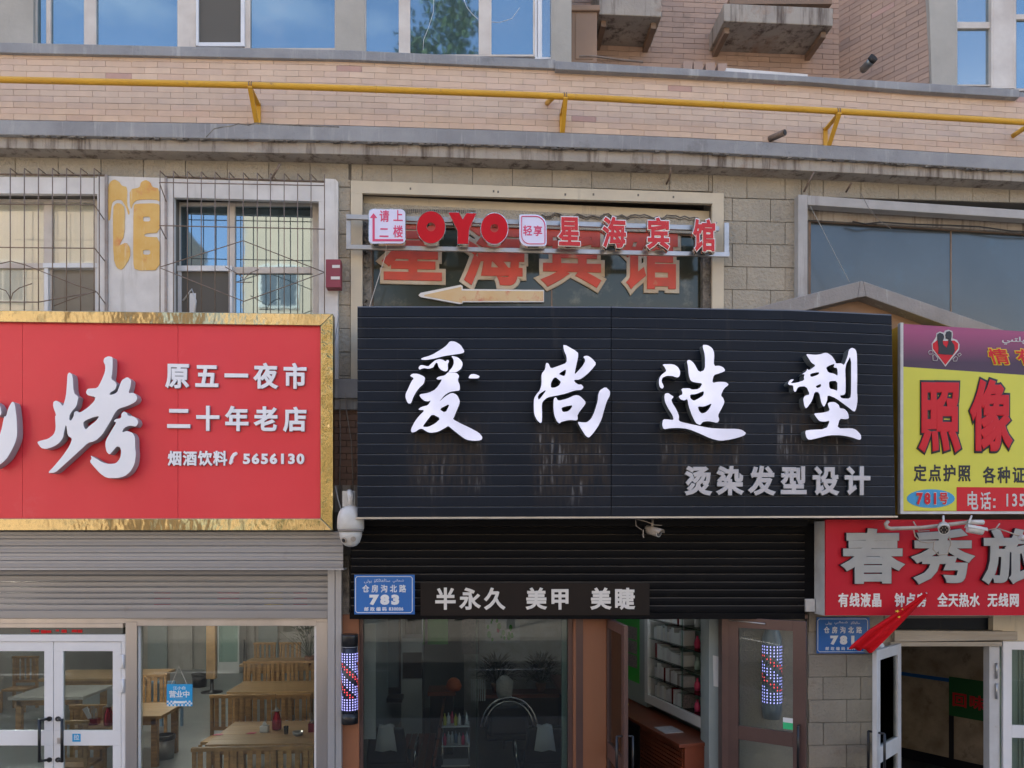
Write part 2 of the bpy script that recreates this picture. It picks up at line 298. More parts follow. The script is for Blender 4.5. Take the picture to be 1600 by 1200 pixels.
# ---------------------------------------------------------------- mesh helpers
ORIG = {}
def meta(o, label=None, cat=None, group=None, kind=None):
    if label: o['label'] = label
    if cat: o['category'] = cat
    if group: o['group'] = group
    if kind: o['kind'] = kind
    return o
def attach(o, parent):
    C.objects.link(o)
    if parent is not None:
        o.parent = parent
        if parent.name in ORIG: o.matrix_parent_inverse = Matrix.Translation(-ORIG[parent.name])
    return o
def thing(name, label, cat, loc=(0, 0, 0), group=None, local=False):
    o = bpy.data.objects.new(name, None); C.objects.link(o)
    o.location = loc; o.empty_display_size = .1
    if not local: ORIG[o.name] = Vector(loc)
    return meta(o, label, cat, group)
class G:
    def __init__(s): s.v = []; s.f = []; s.m = []; s.cur = 0; s.sm = set()
    def face(s, idx, smooth=False):
        if smooth: s.sm.add(len(s.f))
        s.f.append(tuple(idx)); s.m.append(s.cur)
    def hexa(s, a, b):          # a: 4 front points, b: 4 back points
        n = len(s.v); s.v += [tuple(p) for p in a] + [tuple(p) for p in b]
        for q in ((0, 1, 2, 3), (7, 6, 5, 4), (0, 4, 5, 1), (1, 5, 6, 2), (2, 6, 7, 3), (3, 7, 4, 0)): s.face([n + i for i in q])
        return s
    def box(s, x0, x1, y0, y1, z0, z1):
        return s.hexa([(x0, y0, z0), (x1, y0, z0), (x1, y0, z1), (x0, y0, z1)], [(x0, y1, z0), (x1, y1, z0), (x1, y1, z1), (x0, y1, z1)])
    def prism(s, pts, t):       # front polygon (list of Vectors), pushed back by t along Y
        n = len(s.v); k = len(pts)
        s.v += [tuple(p) for p in pts] + [(p[0], p[1] + t, p[2]) for p in pts]
        s.face(range(n, n + k)); s.face(range(n + 2 * k - 1, n + k - 1, -1))
        for i in range(k):
            j = (i + 1) % k; s.face((n + i, n + k + i, n + k + j, n + j))
        return s
    def pp(s, px, Y, t): return s.prism([P(a, b, Y) for a, b in px], t)
    def pr(s, x0, y0, x1, y1, Y, t, y0b=None, y1b=None):   # pixel rectangle with optional right-hand heights
        y0b = y0 if y0b is None else y0b; y1b = y1 if y1b is None else y1b
        return s.pp([(x0, y1), (x1, y1b), (x1, y0b), (x0, y0)], Y, t)
    def band(s, ta, tb, px0, px1, Y, t, n=40):    # one continuous moulding between two level lines
        X0, X1 = PX(px0, Y), PX(px1, Y); base = len(s.v)
        for i in range(n + 1):
            a = X0 + (X1 - X0) * i / n; zt_, zb_ = zl(ta, a, Y), zl(tb, a, Y)
            s.v += [(a, Y, zb_), (a, Y, zt_), (a, Y + t, zt_), (a, Y + t, zb_)]
        for i in range(n):
            q = base + 4 * i
            for j in range(4): s.face((q + j, q + (j + 1) % 4, q + 4 + (j + 1) % 4, q + 4 + j))
        s.face([base + j for j in range(4)]); s.face([base + 4 * n + 3 - j for j in range(4)])
        return s
    def tube(s, pts, r, n=8, r2=None):
        pts = [Vector(p) for p in pts]; k = len(pts); base = len(s.v); up = None
        for i, p in enumerate(pts):
            d = (pts[min(i + 1, k - 1)] - pts[max(i - 1, 0)]).normalized()
            if up is None: up = d.orthogonal().normalized()
            up = (up - d * up.dot(d)).normalized(); sd = d.cross(up)
            rr = r if r2 is None else r + (r2 - r) * i / (k - 1)
            for j in range(n):
                a = 2 * math.pi * j / n; s.v.append(tuple(p + (up * math.cos(a) + sd * math.sin(a)) * rr))
        for i in range(k - 1):
            for j in range(n):
                a, b = base + i * n + j, base + i * n + (j + 1) % n
                s.face((a, b, b + n, a + n), n > 5)
        s.face([base + j for j in range(n - 1, -1, -1)]); s.face([base + (k - 1) * n + j for j in range(n)])
        return s
    def bar(s, a, b, r): return s.tube([a, b], r, 6)
    def lathe(s, prof, c, n=16, mtx=None):     # profile (r, z) round Z at c
        base = len(s.v); c = Vector(c)
        for r, z in prof:
            for j in range(n):
                a = 2 * math.pi * j / n; v = Vector((r * math.cos(a), r * math.sin(a), z))
                if mtx: v = mtx @ v
                s.v.append(tuple(c + v))
        for i in range(len(prof) - 1):
            for j in range(n):
                a, b = base + i * n + j, base + i * n + (j + 1) % n
                s.face((a, b, b + n, a + n), True)
        s.face([base + j for j in range(n - 1, -1, -1)]); k = len(prof) - 1
        s.face([base + k * n + j for j in range(n)])
        return s
    def build(s, name, m, parent=None, kind=None, bevel=0, label=None):
        me = bpy.data.meshes.new(name); me.from_pydata(s.v, [], s.f)
        ms = m if isinstance(m, (list, tuple)) else [m]
        for x in ms: me.materials.append(M[x] if isinstance(x, str) else x)
        for i, p in enumerate(me.polygons):
            p.material_index = min(s.m[i], len(ms) - 1); p.use_smooth = i in s.sm
        bm = bmesh.new(); bm.from_mesh(me); bmesh.ops.recalc_face_normals(bm, faces=bm.faces); bm.to_mesh(me); bm.free()
        o = bpy.data.objects.new(name, me); attach(o, parent)
        if kind: o['kind'] = kind
        if label: o['label'] = label
        if bevel:
            md = o.modifiers.new('bevel', 'BEVEL'); md.width = bevel; md.segments = 2; md.limit_method = 'ANGLE'
        return o
def children(o): return [c for c in C.objects if c.parent == o]
def copy_tree(o, kids, parent=None):
    c = o.copy(); C.objects.link(c)
    if parent: c.parent = parent
    for ch, sub in kids: copy_tree(ch, sub, c)
    return c
def tree_of(o): return [(c, tree_of(c)) for c in children(o)]

# text: each glyph becomes real geometry; one cached mesh per glyph
TC = {}
def glyph_mesh(ch, depth, bold, mats, res=3, bz=None):
    k = (ch, depth, bold, tuple(mats), bz)
    if k in TC: return TC[k]
    c = bpy.data.curves.new('t', 'FONT'); c.body = ch; c.extrude = depth / 2; c.resolution_u = res
    if bold: c.bevel_depth = bold; c.bevel_resolution = 0 if bold < .03 else 2
    c.use_fast_edit = False
    o = bpy.data.objects.new('t', c); C.objects.link(o)
    dg = bpy.context.evaluated_depsgraph_get(); dg.update()
    me = bpy.data.meshes.new_from_object(o.evaluated_get(dg))
    bpy.data.objects.remove(o); bpy.data.curves.remove(c)
    me.materials.clear()
    for x in mats: me.materials.append(M[x])
    for p in me.polygons: p.material_index = 0 if (len(mats) == 1 or p.normal.z > .5) else 1
    bz = .1 if bz is None else bz     # flatten the emboldened rim to keep letters thin
    for v in me.vertices:
        a = abs(v.co.z)
        if a > depth / 2: v.co.z = math.copysign(depth / 2 + (a - depth / 2) * bz, v.co.z)
    TC[k] = me; return me
def glyph(ch, cx, cy, W, H, Y, mats, parent, depth=.02, bold=.012, name='character', slant=0, bz=None, yaw=0):
    """one CJK glyph: em box W x H pixels centred on pixel (cx, cy), back face at Y"""
    mats = mats if isinstance(mats, (list, tuple)) else [mats]
    me = glyph_mesh(ch, depth, bold, mats, bz=bz)
    k = (Y + DW) / F
    sx, sz = W * k, H * k
    o = bpy.data.objects.new(name, me); attach(o, parent)
    zs = min(sx, sz)
    th = (depth / 2 + bold * (.1 if bz is None else bz)) * zs
    c = P(cx, cy, Y - 2 * th); c.y = Y; k2 = (Y - 2 * th + DW) / (Y + DW); sx *= k2; sz *= k2
    rot = Matrix.Rotation(yaw, 4, 'Z') @ Matrix.Rotation(R(90), 4, 'X')
    sh = Matrix.Identity(4); sh[0][1] = slant
    o.matrix_world = Matrix.Identity(4)
    mt = Matrix.Translation(c + Vector((0, -th, 0))) @ rot @ Matrix.Diagonal((sx, sz, zs, 1)) @ Matrix.Translation((-.5, -.38, 0))
    if slant:
        me = me.copy(); me.transform(Matrix.Translation((-.5, -.38, 0))); me.transform(sh); me.transform(Matrix.Translation((.5, .38, 0))); o.data = me
    o.matrix_basis = mt
    return o
def tline(s, x0, x1, cy, W, H, Y, mats, parent, dy=0, **kw):
    n = len(s)
    for i, ch in enumerate(s):
        t = i / max(1, n - 1)
        if ch != ' ': glyph(ch, x0 + (x1 - x0) * t, cy + dy * t, W, H, Y, mats, parent, **kw)
def tfit(s, x0, y0, x1, y1, Y, mats, parent, depth=.02, bold=.01, name='lettering', yaw=0, bz=None, slant=0):
    """a whole line of writing as one mesh, fitted to a pixel box"""
    mats = mats if isinstance(mats, (list, tuple)) else [mats]
    me = glyph_mesh(s, depth, bold, mats, bz=bz).copy()
    if slant:
        sh = Matrix.Identity(4); sh[0][1] = slant; me.transform(sh)
    xs = [v.co.x for v in me.vertices]; ys = [v.co.y for v in me.vertices]
    c = P((x0 + x1) / 2, (y0 + y1) / 2, Y); k = (Y + DW) / F
    w_, h_ = max(xs) - min(xs), max(ys) - min(ys)
    sx, sz = (x1 - x0) * k / w_, (y1 - y0) * k / h_
    zs = min(sx, sz); th = (depth / 2 + bold * (.1 if bz is None else bz)) * zs
    o = bpy.data.objects.new(name, me); attach(o, parent)
    o.matrix_basis = Matrix.Translation(c + Vector((0, -th, 0))) @ Matrix.Rotation(yaw, 4, 'Z') @ Matrix.Rotation(R(90), 4, 'X') @ Matrix.Diagonal((sx, sz, zs, 1)) @ Matrix.Translation((-(max(xs) + min(xs)) / 2, -(max(ys) + min(ys)) / 2, 0))
    return o
def digits(s, x0, x1, y0, y1, Y, mats, parent, depth=.02, bold=.03, wfac=.86):
    """figures in equal cells; every figure keeps the same stroke weight"""
    mats = mats if isinstance(mats, (list, tuple)) else [mats]
    k = (Y + DW) / F; cw = (x1 - x0) / len(s)
    for i, ch in enumerate(s):
        me = glyph_mesh(ch, depth, bold, mats); ref = glyph_mesh('8', depth, bold, mats)
        rx = [v.co.x for v in ref.vertices]; ry = [v.co.y for v in ref.vertices]; xs = [v.co.x for v in me.vertices]
        sx, sz = cw * wfac * k / (max(rx) - min(rx)), (y1 - y0) * k / (max(ry) - min(ry)); zs = min(sx, sz)
        c = P(x0 + cw * (i + .5), (y0 + y1) / 2, Y)
        o = bpy.data.objects.new('digit', me); attach(o, parent)
        o.matrix_basis = Matrix.Translation(c + Vector((0, -(depth / 2 + bold * .1) * zs, 0))) @ Matrix.Rotation(R(90), 4, 'X') @ Matrix.Diagonal((sx, sz, zs, 1)) @ Matrix.Translation((-(max(xs) + min(xs)) / 2, -(max(ry) + min(ry)) / 2, 0))
def chaikin(p):
    q = []
    for i in range(len(p)):
        a, b = p[i], p[(i + 1) % len(p)]
        q += [(a[0] * .8 + b[0] * .2, a[1] * .8 + b[1] * .2), (a[0] * .2 + b[0] * .8, a[1] * .2 + b[1] * .8)]
    return q
def brush(pieces, org, sc_, Y, t, mats, parent, name='character', rim=0, smooth=1):
    """brush-written character: outlines (with holes) extruded; each stroke group 1.5 mm prouder than the last"""
    vs_, fs_, mi = [], [], []
    for k, loops in enumerate(pieces):
        c = bpy.data.curves.new('c', 'CURVE'); c.dimensions = '2D'; c.fill_mode = 'BOTH'; c.extrude = t / 2 - rim
        if rim: c.bevel_depth = rim; c.bevel_resolution = 1; c.offset = -rim
        for lp in loops:
            for _ in range(smooth): lp = chaikin(lp)
            sp = c.splines.new('POLY'); sp.points.add(len(lp) - 1); sp.use_cyclic_u = True
            for i, (a, b) in enumerate(lp):
                q = P(org[0] + a / sc_, org[1] + b / sc_, Y); sp.points[i].co = (q.x, q.z, 0, 1)
        o = bpy.data.objects.new('c', c); C.objects.link(o)
        dg = bpy.context.evaluated_depsgraph_get(); dg.update()
        me = bpy.data.meshes.new_from_object(o.evaluated_get(dg))
        bpy.data.objects.remove(o); bpy.data.curves.remove(c)
        off = len(vs_)
        vs_ += [(v.co.x, Y + t / 2 - v.co.z - .0015 * k, v.co.y) for v in me.vertices]
        for p in me.polygons:
            fs_.append([off + i for i in p.vertices]); mi.append(0 if p.normal.z > .8 else 1)
        bpy.data.meshes.remove(me)
    me = bpy.data.meshes.new(name); me.from_pydata(vs_, [], fs_)
    for x in mats: me.materials.append(M[x])
    me.update()
    for i, p in enumerate(me.polygons): p.material_index = min(mi[i], len(mats) - 1)
    o = bpy.data.objects.new(name, me); attach(o, parent); return o
def rect_sub(rects, hole):
    out = []
    hx0, hx1, hz0, hz1 = hole
    for x0, x1, z0, z1 in rects:
        if hx0 >= x1 or hx1 <= x0 or hz0 >= z1 or hz1 <= z0: out.append((x0, x1, z0, z1)); continue
        if hx0 > x0: out.append((x0, hx0, z0, z1))
        if hx1 < x1: out.append((hx1, x1, z0, z1))
        a, b = max(x0, hx0), min(x1, hx1)
        if hz0 > z0: out.append((a, b, z0, hz0))
        if hz1 < z1: out.append((a, b, hz1, z1))
    return out
# ================================================================ GROUND, STREET, THE FAR SIDE
def structure(name, g, m, parent=None, **kw): return g.build(name, m, parent, kind='structure', **kw)
structure('pavement', G().box(-30, 30, -5.2, 0, -.3, 0), 'paving')
structure('kerb', G().box(-30, 30, -5.36, -5.2, -.3, .004), 'concrete')
structure('road', G().box(-60, 60, -17, -5.36, -.4, -.13), 'asphalt')
g = G()
for i in range(-8, 8): g.box(i * 4, i * 4 + 2, -11.3, -11.15, -.129, -.125)
structure('road_markings', g, 'paint_line')
structure('far_pavement', G().box(-60, 60, -24, -17, -.4, 0), 'paving')
structure('ground', G().box(-400, 400, -400, 300, -1.2, -.42), 'asphalt')
def far_building(x0, x1, y, h, label):
    b = thing('apartment_building', label, 'building', ((x0 + x1) / 2, y, 0), 'sunlit buildings across the street')
    G().box(x0, x1, y - 10, y, 0, h).build('wall', 'far_wall', b)
    G().box(x0, x1, y, y + .15, h - .4, h).build('trim', 'far_trim', b)
    n = max(1, int((x1 - x0) / 3.2)); st = (x1 - x0) / n
    for ix in range(n):
        for iz in range(int((h - 1.5) / 3.1)):
            x, z = x0 + ix * st + st * .25, 1 + iz * 3.1
            f = G().box(x - .1, x + st * .5 + .1, y, y + .06, z - .1, z + 1.7).build('window', 'far_trim', b); G().box(x, x + st * .24, y + .062, y + .07, z, z + 1.6).build('pane', 'pane_grey', f); G().box(x + st * .26, x + st * .5, y + .062, y + .07, z, z + 1.6).build('pane', 'pane_grey', f)
far_building(-44, -14.6, -24, 19.5, 'tallest of the cream buildings across the street, with rows of windows')
far_building(-9.6, -6.6, -24, 18.5, 'narrow cream building across the street between two wider ones')
far_building(-6.2, 26, -25, 13.6, 'long low cream building across the street, right of the narrow one')
def tree(x, y, h, seed, label, wd=1.0, th=.16, nl=2600):
    r_ = random.Random(seed)
    t = thing('street_tree', label, 'tree', (x, y, 0), 'trees across the street')
    pts = [Vector((x, y, 0)), Vector((x + .1, y, h * .3)), Vector((x - .1, y + .1, h * .6)), Vector((x, y, h * .85))]
    g = G().tube(pts, .16, 8, .05)
    for k in range(7):
        a = r_.random() * 6.28; s = Vector((x, y, h * r_.uniform(.3, .6)))
        g.tube([s, s + Vector((math.cos(a) * 1.0, math.sin(a) * 1.0, h * .2))], .05, 5, .02)
    g.build('trunk', 'bark', t)
    g = G()
    cl = [(x + r_.gauss(0, wd), y + r_.gauss(0, wd), h * .72 + r_.gauss(0, h * .14)) for _ in range(24 if wd >= 1 else 60)]
    for _ in range(nl):
        c = r_.choice(cl); p = Vector(c) + Vector((r_.gauss(0, .4), r_.gauss(0, .4), r_.gauss(0, .35)))
        a = Vector((r_.gauss(0, 1), r_.gauss(0, 1), r_.gauss(0, 1))).normalized() * .13; d = a.orthogonal().normalized() * .07
        n = len(g.v); g.v += [tuple(p - a), tuple(p + d), tuple(p + a), tuple(p - d)]; g.face((n, n + 1, n + 2, n + 3))
    g.build('crown', 'leaf', t)
tree(-6.5, -19, 8.5, 1, 'leafy street tree across the road, left of the other two')
tree(1.6, -19.5, 9.0, 2, 'leafy street tree across the road, tallest of the three')
tree(8.5, -18.8, 8.0, 3, 'leafy street tree across the road, right of the other two')

tree(-2.3, -22.5, 23.5, 4, 'tall slender poplar across the road, left of its taller twin', .55, nl=6000)
tree(-.4, -22.5, 24.2, 5, 'tallest slender poplar across the road', .6, nl=6000)
# ================================================================ THE BUILDING
BLD = thing('brick_building', 'tan brick building above the shops with a concrete cornice and tall blue windows', 'building', (0, .3, 0))
# level lines of the facade, read along the photo
slab_top = line([(-100, 64), (0, 66), (540, 78), (870, 93), (1060, 104), (1262, 117), (1431, 127), (1600, 138), (1750, 148)])
slab_bot = line([(-100, 80), (0, 82), (540, 93), (868, 107), (1060, 116), (1262, 127), (1431, 141), (1593, 151), (1750, 162)])
band_top = line([(-100, 184), (0, 187), (540, 196), (800, 204), (1070, 215), (1330, 229), (1600, 246), (1750, 256)])
band_bot = line([(-100, 207), (0, 210), (540, 220), (800, 227), (1070, 236), (1330, 250), (1600, 267), (1750, 277)])
low_bot = line([(-100, 228), (0, 231), (540, 241), (800, 249), (1070, 258), (1330, 270), (1600, 284), (1750, 293)])
def off(l, d): return lambda x: l(x) + d
g = G().band(slab_top, slab_bot, -150, 868, -.16, .5); g.build('coping', 'concrete', BLD, bevel=.006)
g = G().band(off(slab_top, 2), off(slab_bot, 1), 868, 1593, -.19, .5); g.build('coping', 'concrete', BLD, bevel=.006)
G().band(off(slab_top, 6), off(slab_bot, 3), 1593, 1750, -.12, .5, 3).build('coping', 'concrete', BLD, bevel=.006)
YB = -.12
par = G().band(slab_bot, band_top, -150, 1750, YB + .012, .4).build('parapet_wall', 'mortar', BLD)
# bricks of the parapet: each its own piece, slightly proud and uneven
pitch, rows = .262, 11
X0, X1 = PX(-30, YB), PX(1632, YB)
bricks = []
for r_i in range(rows):
    x = X0 - (pitch / 2 if r_i % 2 else 0) + .06
    while x < X1:
        bricks.append((r_i, x)); x += pitch
rnd.shuffle(bricks)
bricks.sort(key=lambda b_: abs(pxof(b_[1], YB)[0] - 800) > 1e9)
near = sorted(bricks, key=lambda b_: b_[1] + rnd.uniform(0, .01))[:300]
near_set = set(near)
stuff = {i: G() for i in range(6)}
def brick_geo(g, r_i, x):
    def zz(X, f):
        a, b_ = zl(slab_bot, X, YB), zl(band_top, X, YB); return a + (b_ - a) * f
    f0, f1 = r_i / rows, (r_i + 1) / rows
    a, c = x + .0016, x + pitch - .0016; gap = .0016; pr = YB - rnd.uniform(0, .0022)
    jt = rnd.uniform(-.0006, .0006)
    fr = [(a, pr, zz(a, f1) + gap + jt), (c, pr, zz(c, f1) + gap + jt), (c, pr, zz(c, f0) - gap), (a, pr, zz(a, f0) - gap)]
    return g.hexa(fr, [(p[0], YB + .02, p[2]) for p in fr])
for b_ in bricks:
    k = 5 if rnd.random() < .02 else rnd.choices([0, 1, 2, 3, 4], [5, 5, 4, 5, .5])[0]
    mname = 'brick_odd' if k == 5 else 'brick%d' % k
    if b_ in near_set: brick_geo(G(), *b_).build('brick', mname, par)
    else: brick_geo(stuff[k], *b_)
for k, g in stuff.items():
    if g.v: g.build('bricks', 'brick_odd' if k == 5 else 'brick%d' % k, par, kind='stuff')
# cornice
G().band(band_top, band_bot, -150, 1750, -.24, .6, 40).build('cornice', 'concrete', BLD, bevel=.008)
lc = G().band(off(band_bot, 0), low_bot, -150, 1750, -.19, .55, 40).build('cornice', 'concrete_pale', BLD, bevel=.006, label='stained lower step of the concrete cornice')
# crack and flaked edge on the cornice
g = G()
ck = [(322, 214), (334, 201), (348, 198), (360, 197), (372, 193), (388, 195), (400, 192), (432, 194), (470, 196), (500, 197), (530, 198)]
for a, b_ in zip(ck, ck[1:]):
    g.prism([P(a[0], a[1] + 1.2, -.2415), P(b_[0], b_[1] + 1.2, -.2415), P(b_[0], b_[1] - .6, -.2415), P(a[0], a[1] - .6, -.2415)], .003)
g.build('crack', 'peel', BLD)
g = G(); r2 = random.Random(5)
for px in range(-20, 1620, 9):
    if r2.random() < .55:
        y = band_bot(px); h = r2.uniform(1, 3.4)
        g.pp([(px, y + h), (px + r2.uniform(5, 13), y + h * r2.uniform(.3, 1)), (px + 11, y - 1), (px - 1, y - 1)], -.236, .03)
g.build('flaked_edge', 'peel', BLD, kind='stuff')

# ---- first-floor wall: backing with openings, stone tiles proud of the joints
def rw(px0, py0, px1, py1): # world rectangle of a pixel rectangle at Y=0
    a, b_ = P(px0, py1, 0), P(px1, py0, 0); return (a.x, b_.x, a.z, b_.z)
OP = [rw(-150, 302, 152, 520), rw(272, 308, 498, 520), rw(566, 300, 1113, 560), rw(1264, 322, 1760, 620)]
xr, xs_, xh0, xh1 = PX(512), (PX(560), PX(1262)), PX(1396), PX(1700)
OPG = [(-9, xr, 0, PZ(892, 260)), (xs_[0], xs_[1], 0, PZ(956, 900)), (xh0, xh1, 0, PZ(966, 1480))]
rects = [(-9.5, 9.5, 0, PZ(236, 800))]
for h in OP + OPG: rects = rect_sub(rects, h)
g = G()
for x0, x1, z0, z1 in rects: g.box(x0, x1, .012, .30, z0, z1)
SW = g.build('stone_wall', 'joint', BLD)
# reveals are the wall's own thickness; tiles in the zones the photo shows
zones = [(-20, 240, 545, 281, 'stone'), (526, 281, 548, 592, 'stone'), (548, 250, 1252, 300, 'stone'), (1130, 300, 1252, 500, 'stone'), (1252, 270, 1620, 345, 'stone'),
         (1262, 955, 1397, 1215, 'stone_low'), (1545, 955, 1566, 1215, 'stone_low')]
tw, th = .432, .252
holes = OP + OPG
for (a, b_, c, d, m) in zones:
    x0, x1, z0, z1 = rw(a, b_, c, d)
    zb = PZ(1022 / 2.963, 1150) - .005       # joint line on the centre wall
    k0 = math.floor((z0 - zb) / th); k1 = math.ceil((z1 - zb) / th)
    for k in range(k0, k1):
        xx = PX(1144) + (tw * .38 if k % 2 else 0)
        i0 = math.floor((x0 - xx) / tw)
        x = xx + i0 * tw
        while x < x1:
            ra = (max(x, x0), min(x + tw, x1), max(zb + k * th, z0), min(zb + (k + 1) * th, z1))
            x += tw
            if ra[1] - ra[0] < .03 or ra[3] - ra[2] < .03: continue
            rr = [ra]
            for h in holes: rr = rect_sub(rr, h)
            for q in rr:
                if q[1] - q[0] < .03 or q[3] - q[2] < .03: continue
                p_ = rnd.uniform(.004, .010)
                G().box(q[0] + .003, q[1] - .003, -p_, .012, q[2] + .003, q[3] - .003).build('stone_tile', m, SW, bevel=.004)

# ---- upper storey behind the parapet: bay windows, pier, recess
YW = 0.06
G().pr(-150, -60, 52, 74, YW, .25, None, None).build('pier', 'plaster_col', BLD)
G().pr(524, -60, 570, 84, YW, .25).build('pier', 'plaster_col', BLD)
G().pr(862, -60, 893, 98, YW - .04, .35).build('pier', 'plaster_col', BLD)
def window(px0, py0, px1, py1, Y, mulls, pane='pane_blue', fm='wframe', fw=5, depth=.07, hz=(), paneY=.03):
    """frame (mesh) with its panes as sub-parts"""
    g = G()
    g.pr(px0, py1 - fw, px1, py1, Y, depth)
    g.pr(px0, py0, px1, py0 + fw, Y, depth)
    for a, b_ in [(px0, px0 + fw), (px1 - fw, px1)] + list(mulls): g.pr(a, py0 + fw, b_, py1 - fw, Y + .002, depth - .004)
    for (xa, xb, ya, yb) in hz: g.pr(xa, ya, xb, yb, Y + .004, depth - .008)
    f = g.build('window', fm, BLD, bevel=.003)
    xs = [px0 + fw] + [v for m_ in mulls for v in m_] + [px1 - fw]
    for i in range(0, len(xs), 2):
        if xs[i + 1] - xs[i] > 3: G().pr(xs[i], py0 + fw, xs[i + 1], py1 - fw, Y + paneY, .006).build('pane', pane, f)
    return f
window(-150, -60, 14, 70, .12, [], fw=4)
window(54, -60, 526, 78, .10, [(72, 79), (131, 150), (277, 306), (382, 391)], fw=3)
sash = G(); sash.pr(306, -60, 310, 71, .085, .05); sash.pr(376, -60, 382, 72, .085, .05); sash.pr(310, 66, 376, 72, .084, .05); sash.build('window_sash', 'wframe_white', BLD, bevel=.002)
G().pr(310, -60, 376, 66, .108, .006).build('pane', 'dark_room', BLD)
G().pr(568, -60, 870, 92, .16, .02).build('bay_back', 'plaster_col', BLD)
window(556, -60, 836, 88, .08, [(568, 572), (623, 641), (748, 768)], fw=3, paneY=.02)
g = G(); 
a, b_ = P(836, 88, .08), P(836, -60, .08)
c, d = P(862, 92, .30), P(862, -60, .30)
window(836, -60, 864, 92, .07, [(840, 847)], fw=3, pane='pane_side', fm='wframe_white')
# pale crack lines on the cracked pane, small things on the sill behind the glass are left to the reflection
g = G()
for pts in ([(678, -5), (677, 20), (670, 42), (662, 62), (661, 78)], [(723, -5), (730, 12), (738, 22), (747, 30)], [(768, 34), (780, 35), (800, 29), (812, 12)]):
    g.tube([P(x, y, .098) for x, y in pts], .0022, 4)
g.build('glass_crack', 'white_edge', BLD)

# recess with small bricks, its oblique side wall and the far bay
YR = .95
def courses(p0, p1, z0, z1, n_out, name, rowh=.0635, bl=.27):
    """wall of bricks between two plan points; one mesh, individually proud bricks"""
    p0, p1 = Vector(p0), Vector(p1); L_ = (p1 - p0).length; d = (p1 - p0) / L_; n = Vector(n_out)
    back = G(); q = [p0, p1]
    back.hexa([(p0.x, p0.y, z0), (p1.x, p1.y, z0), (p1.x, p1.y, z1), (p0.x, p0.y, z1)],
              [tuple(Vector((p.x, p.y, z)) - n * .2) for p, z in ((p0, z0), (p1, z0), (p1, z1), (p0, z1))])
    wall = back.build(name, 'mortar', BLD)
    gs = [G(), G(), G()]
    k = 0; z = z0
    while z < z1 - .01:
        x = -(bl / 2 if k % 2 else 0)
        while x < L_:
            a, c = max(x + .0025, 0), min(x + bl - .0025, L_); x += bl
            if c - a < .02: continue
            pr = rnd.uniform(.006, .009); A, B_ = p0 + d * a, p0 + d * c
            za, zb2 = z + .0025, z + rowh - .0025
            fr = [Vector((A.x, A.y, za)) + n * pr, Vector((B_.x, B_.y, za)) + n * pr, Vector((B_.x, B_.y, zb2)) + n * pr, Vector((A.x, A.y, zb2)) + n * pr]
            gs[0 if rnd.random() < .7 else (1 if rnd.random() < .94 else 2)].hexa(fr, [v - n * .008 for v in fr])
        z += rowh; k += 1
    for g, m in zip(gs, ('brick_small', 'brick_small2', 'brick_odd')):
        if g.v: g.build('bricks', m, wall, kind='stuff')
    return wall
zt = PZ(-70, 1100, YR)
courses((PX(880, YR), YR, 0), (PX(1311, YR), YR, 0), PZ(128, 1100, YR) - .3, zt, (0, -1, 0), 'recess_wall')
A = Vector((PX(1311, YR), YR, 0)); Bp = Vector((PX(1452, .08), .08, 0)); nn = (Bp - A).normalized(); nn = Vector((nn.y, -nn.x, 0))
if nn.y > 0: nn = -nn
courses(A, Bp, PZ(150, 1400, .3) - .1, zt, nn, 'side_wall')
G().pp([(1450, -60), (1494, -60), (1496, 134), (1456, 131)], .04, .3).build('pier', 'plaster_col', BLD)
f = window(1494, -60, 1555, 134, .09, [], fw=2, hz=[(1494, 1549, 34, 44)], pane='pane_side'); 
window(1549, -60, 1586, 138, .07, [(1552, 1583)], fw=3)
window(1584, -60, 1760, 142, .09, [], fw=4, hz=[(1584, 1760, 22, 30)])
# unseen storeys above the frame, added to keep the sun off this front
G().box(-12, 12, YR + .2, 13, PZ(66, 800, .1), 17).build('upper_sun_blocker', 'brick_small', BLD)
G().box(-12, PX(880, .1), .15, YR + .25, PZ(-55, 800, .06), 17).build('bay_sun_blocker', 'plaster_col', BLD); G().box(PX(1452, .1), 12, .15, YR + .25, PZ(-55, 1500, .06), 17).build('bay_sun_blocker', 'plaster_col', BLD)
# roof slab of the parapet terrace: mortar leftovers, rubble and pipe on it
G().pp([(1135, 106), (1262, 116), (1262, 124), (1135, 112)], -.05, .3).build('mortar_patch', 'white_wall', BLD)
g = G()
for px in (1068, 1084, 1103, 1122): g.pr(px, slab_top(px) - 9, px + 14, slab_top(px) + 4, .05, .2)
g.build('loose_brick', 'brick_small2', BLD)
g = G(); g.tube([P(905, 88, -.12), P(930, 88, -.12), P(965, 93, -.1), P(1005, 97, -.1)], .011, 6); g.build('metal_strip', 'rust_bar', BLD)
# wooden clad pilaster and the two air-conditioner ledges
g = G().pr(893, 12, 933, 98, .3, .6); g.pr(890, 7, 938, 16, .27, .6); g.build('pilaster', 'wood_pilaster', BLD, bevel=.01)
G().pr(899, 22, 927, 92, .292, .02).build('panel', 'wood_pilaster', BLD, bevel=.004)
def ledge(px0, px1, yt, yb0, yb1, Yf):
    a0, a1 = P(px0, yb0, Yf), P(px1, yb1, Yf); zt2 = P(px0, yt, Yf).z
    G().box(a0.x, a1.x, Yf, YR, a0.z, zt2).build('ac_ledge', 'concrete_pale', BLD, bevel=.01)
    for x in (a0.x + .04, a1.x - .1): G().box(x, x + .06, Yf + .1, YR, a0.z - .07, a0.z - .002).build('ledge_bracket', 'rust_frame', BLD)
ledge(936, 1034, -60, 22, 24, .42); ledge(1131, 1302, 5, 33, 40, .42)
g = G(); g.pr(1140, -4, 1300, 6, .6, .3); g.build('cage_base', 'rust_frame', BLD)
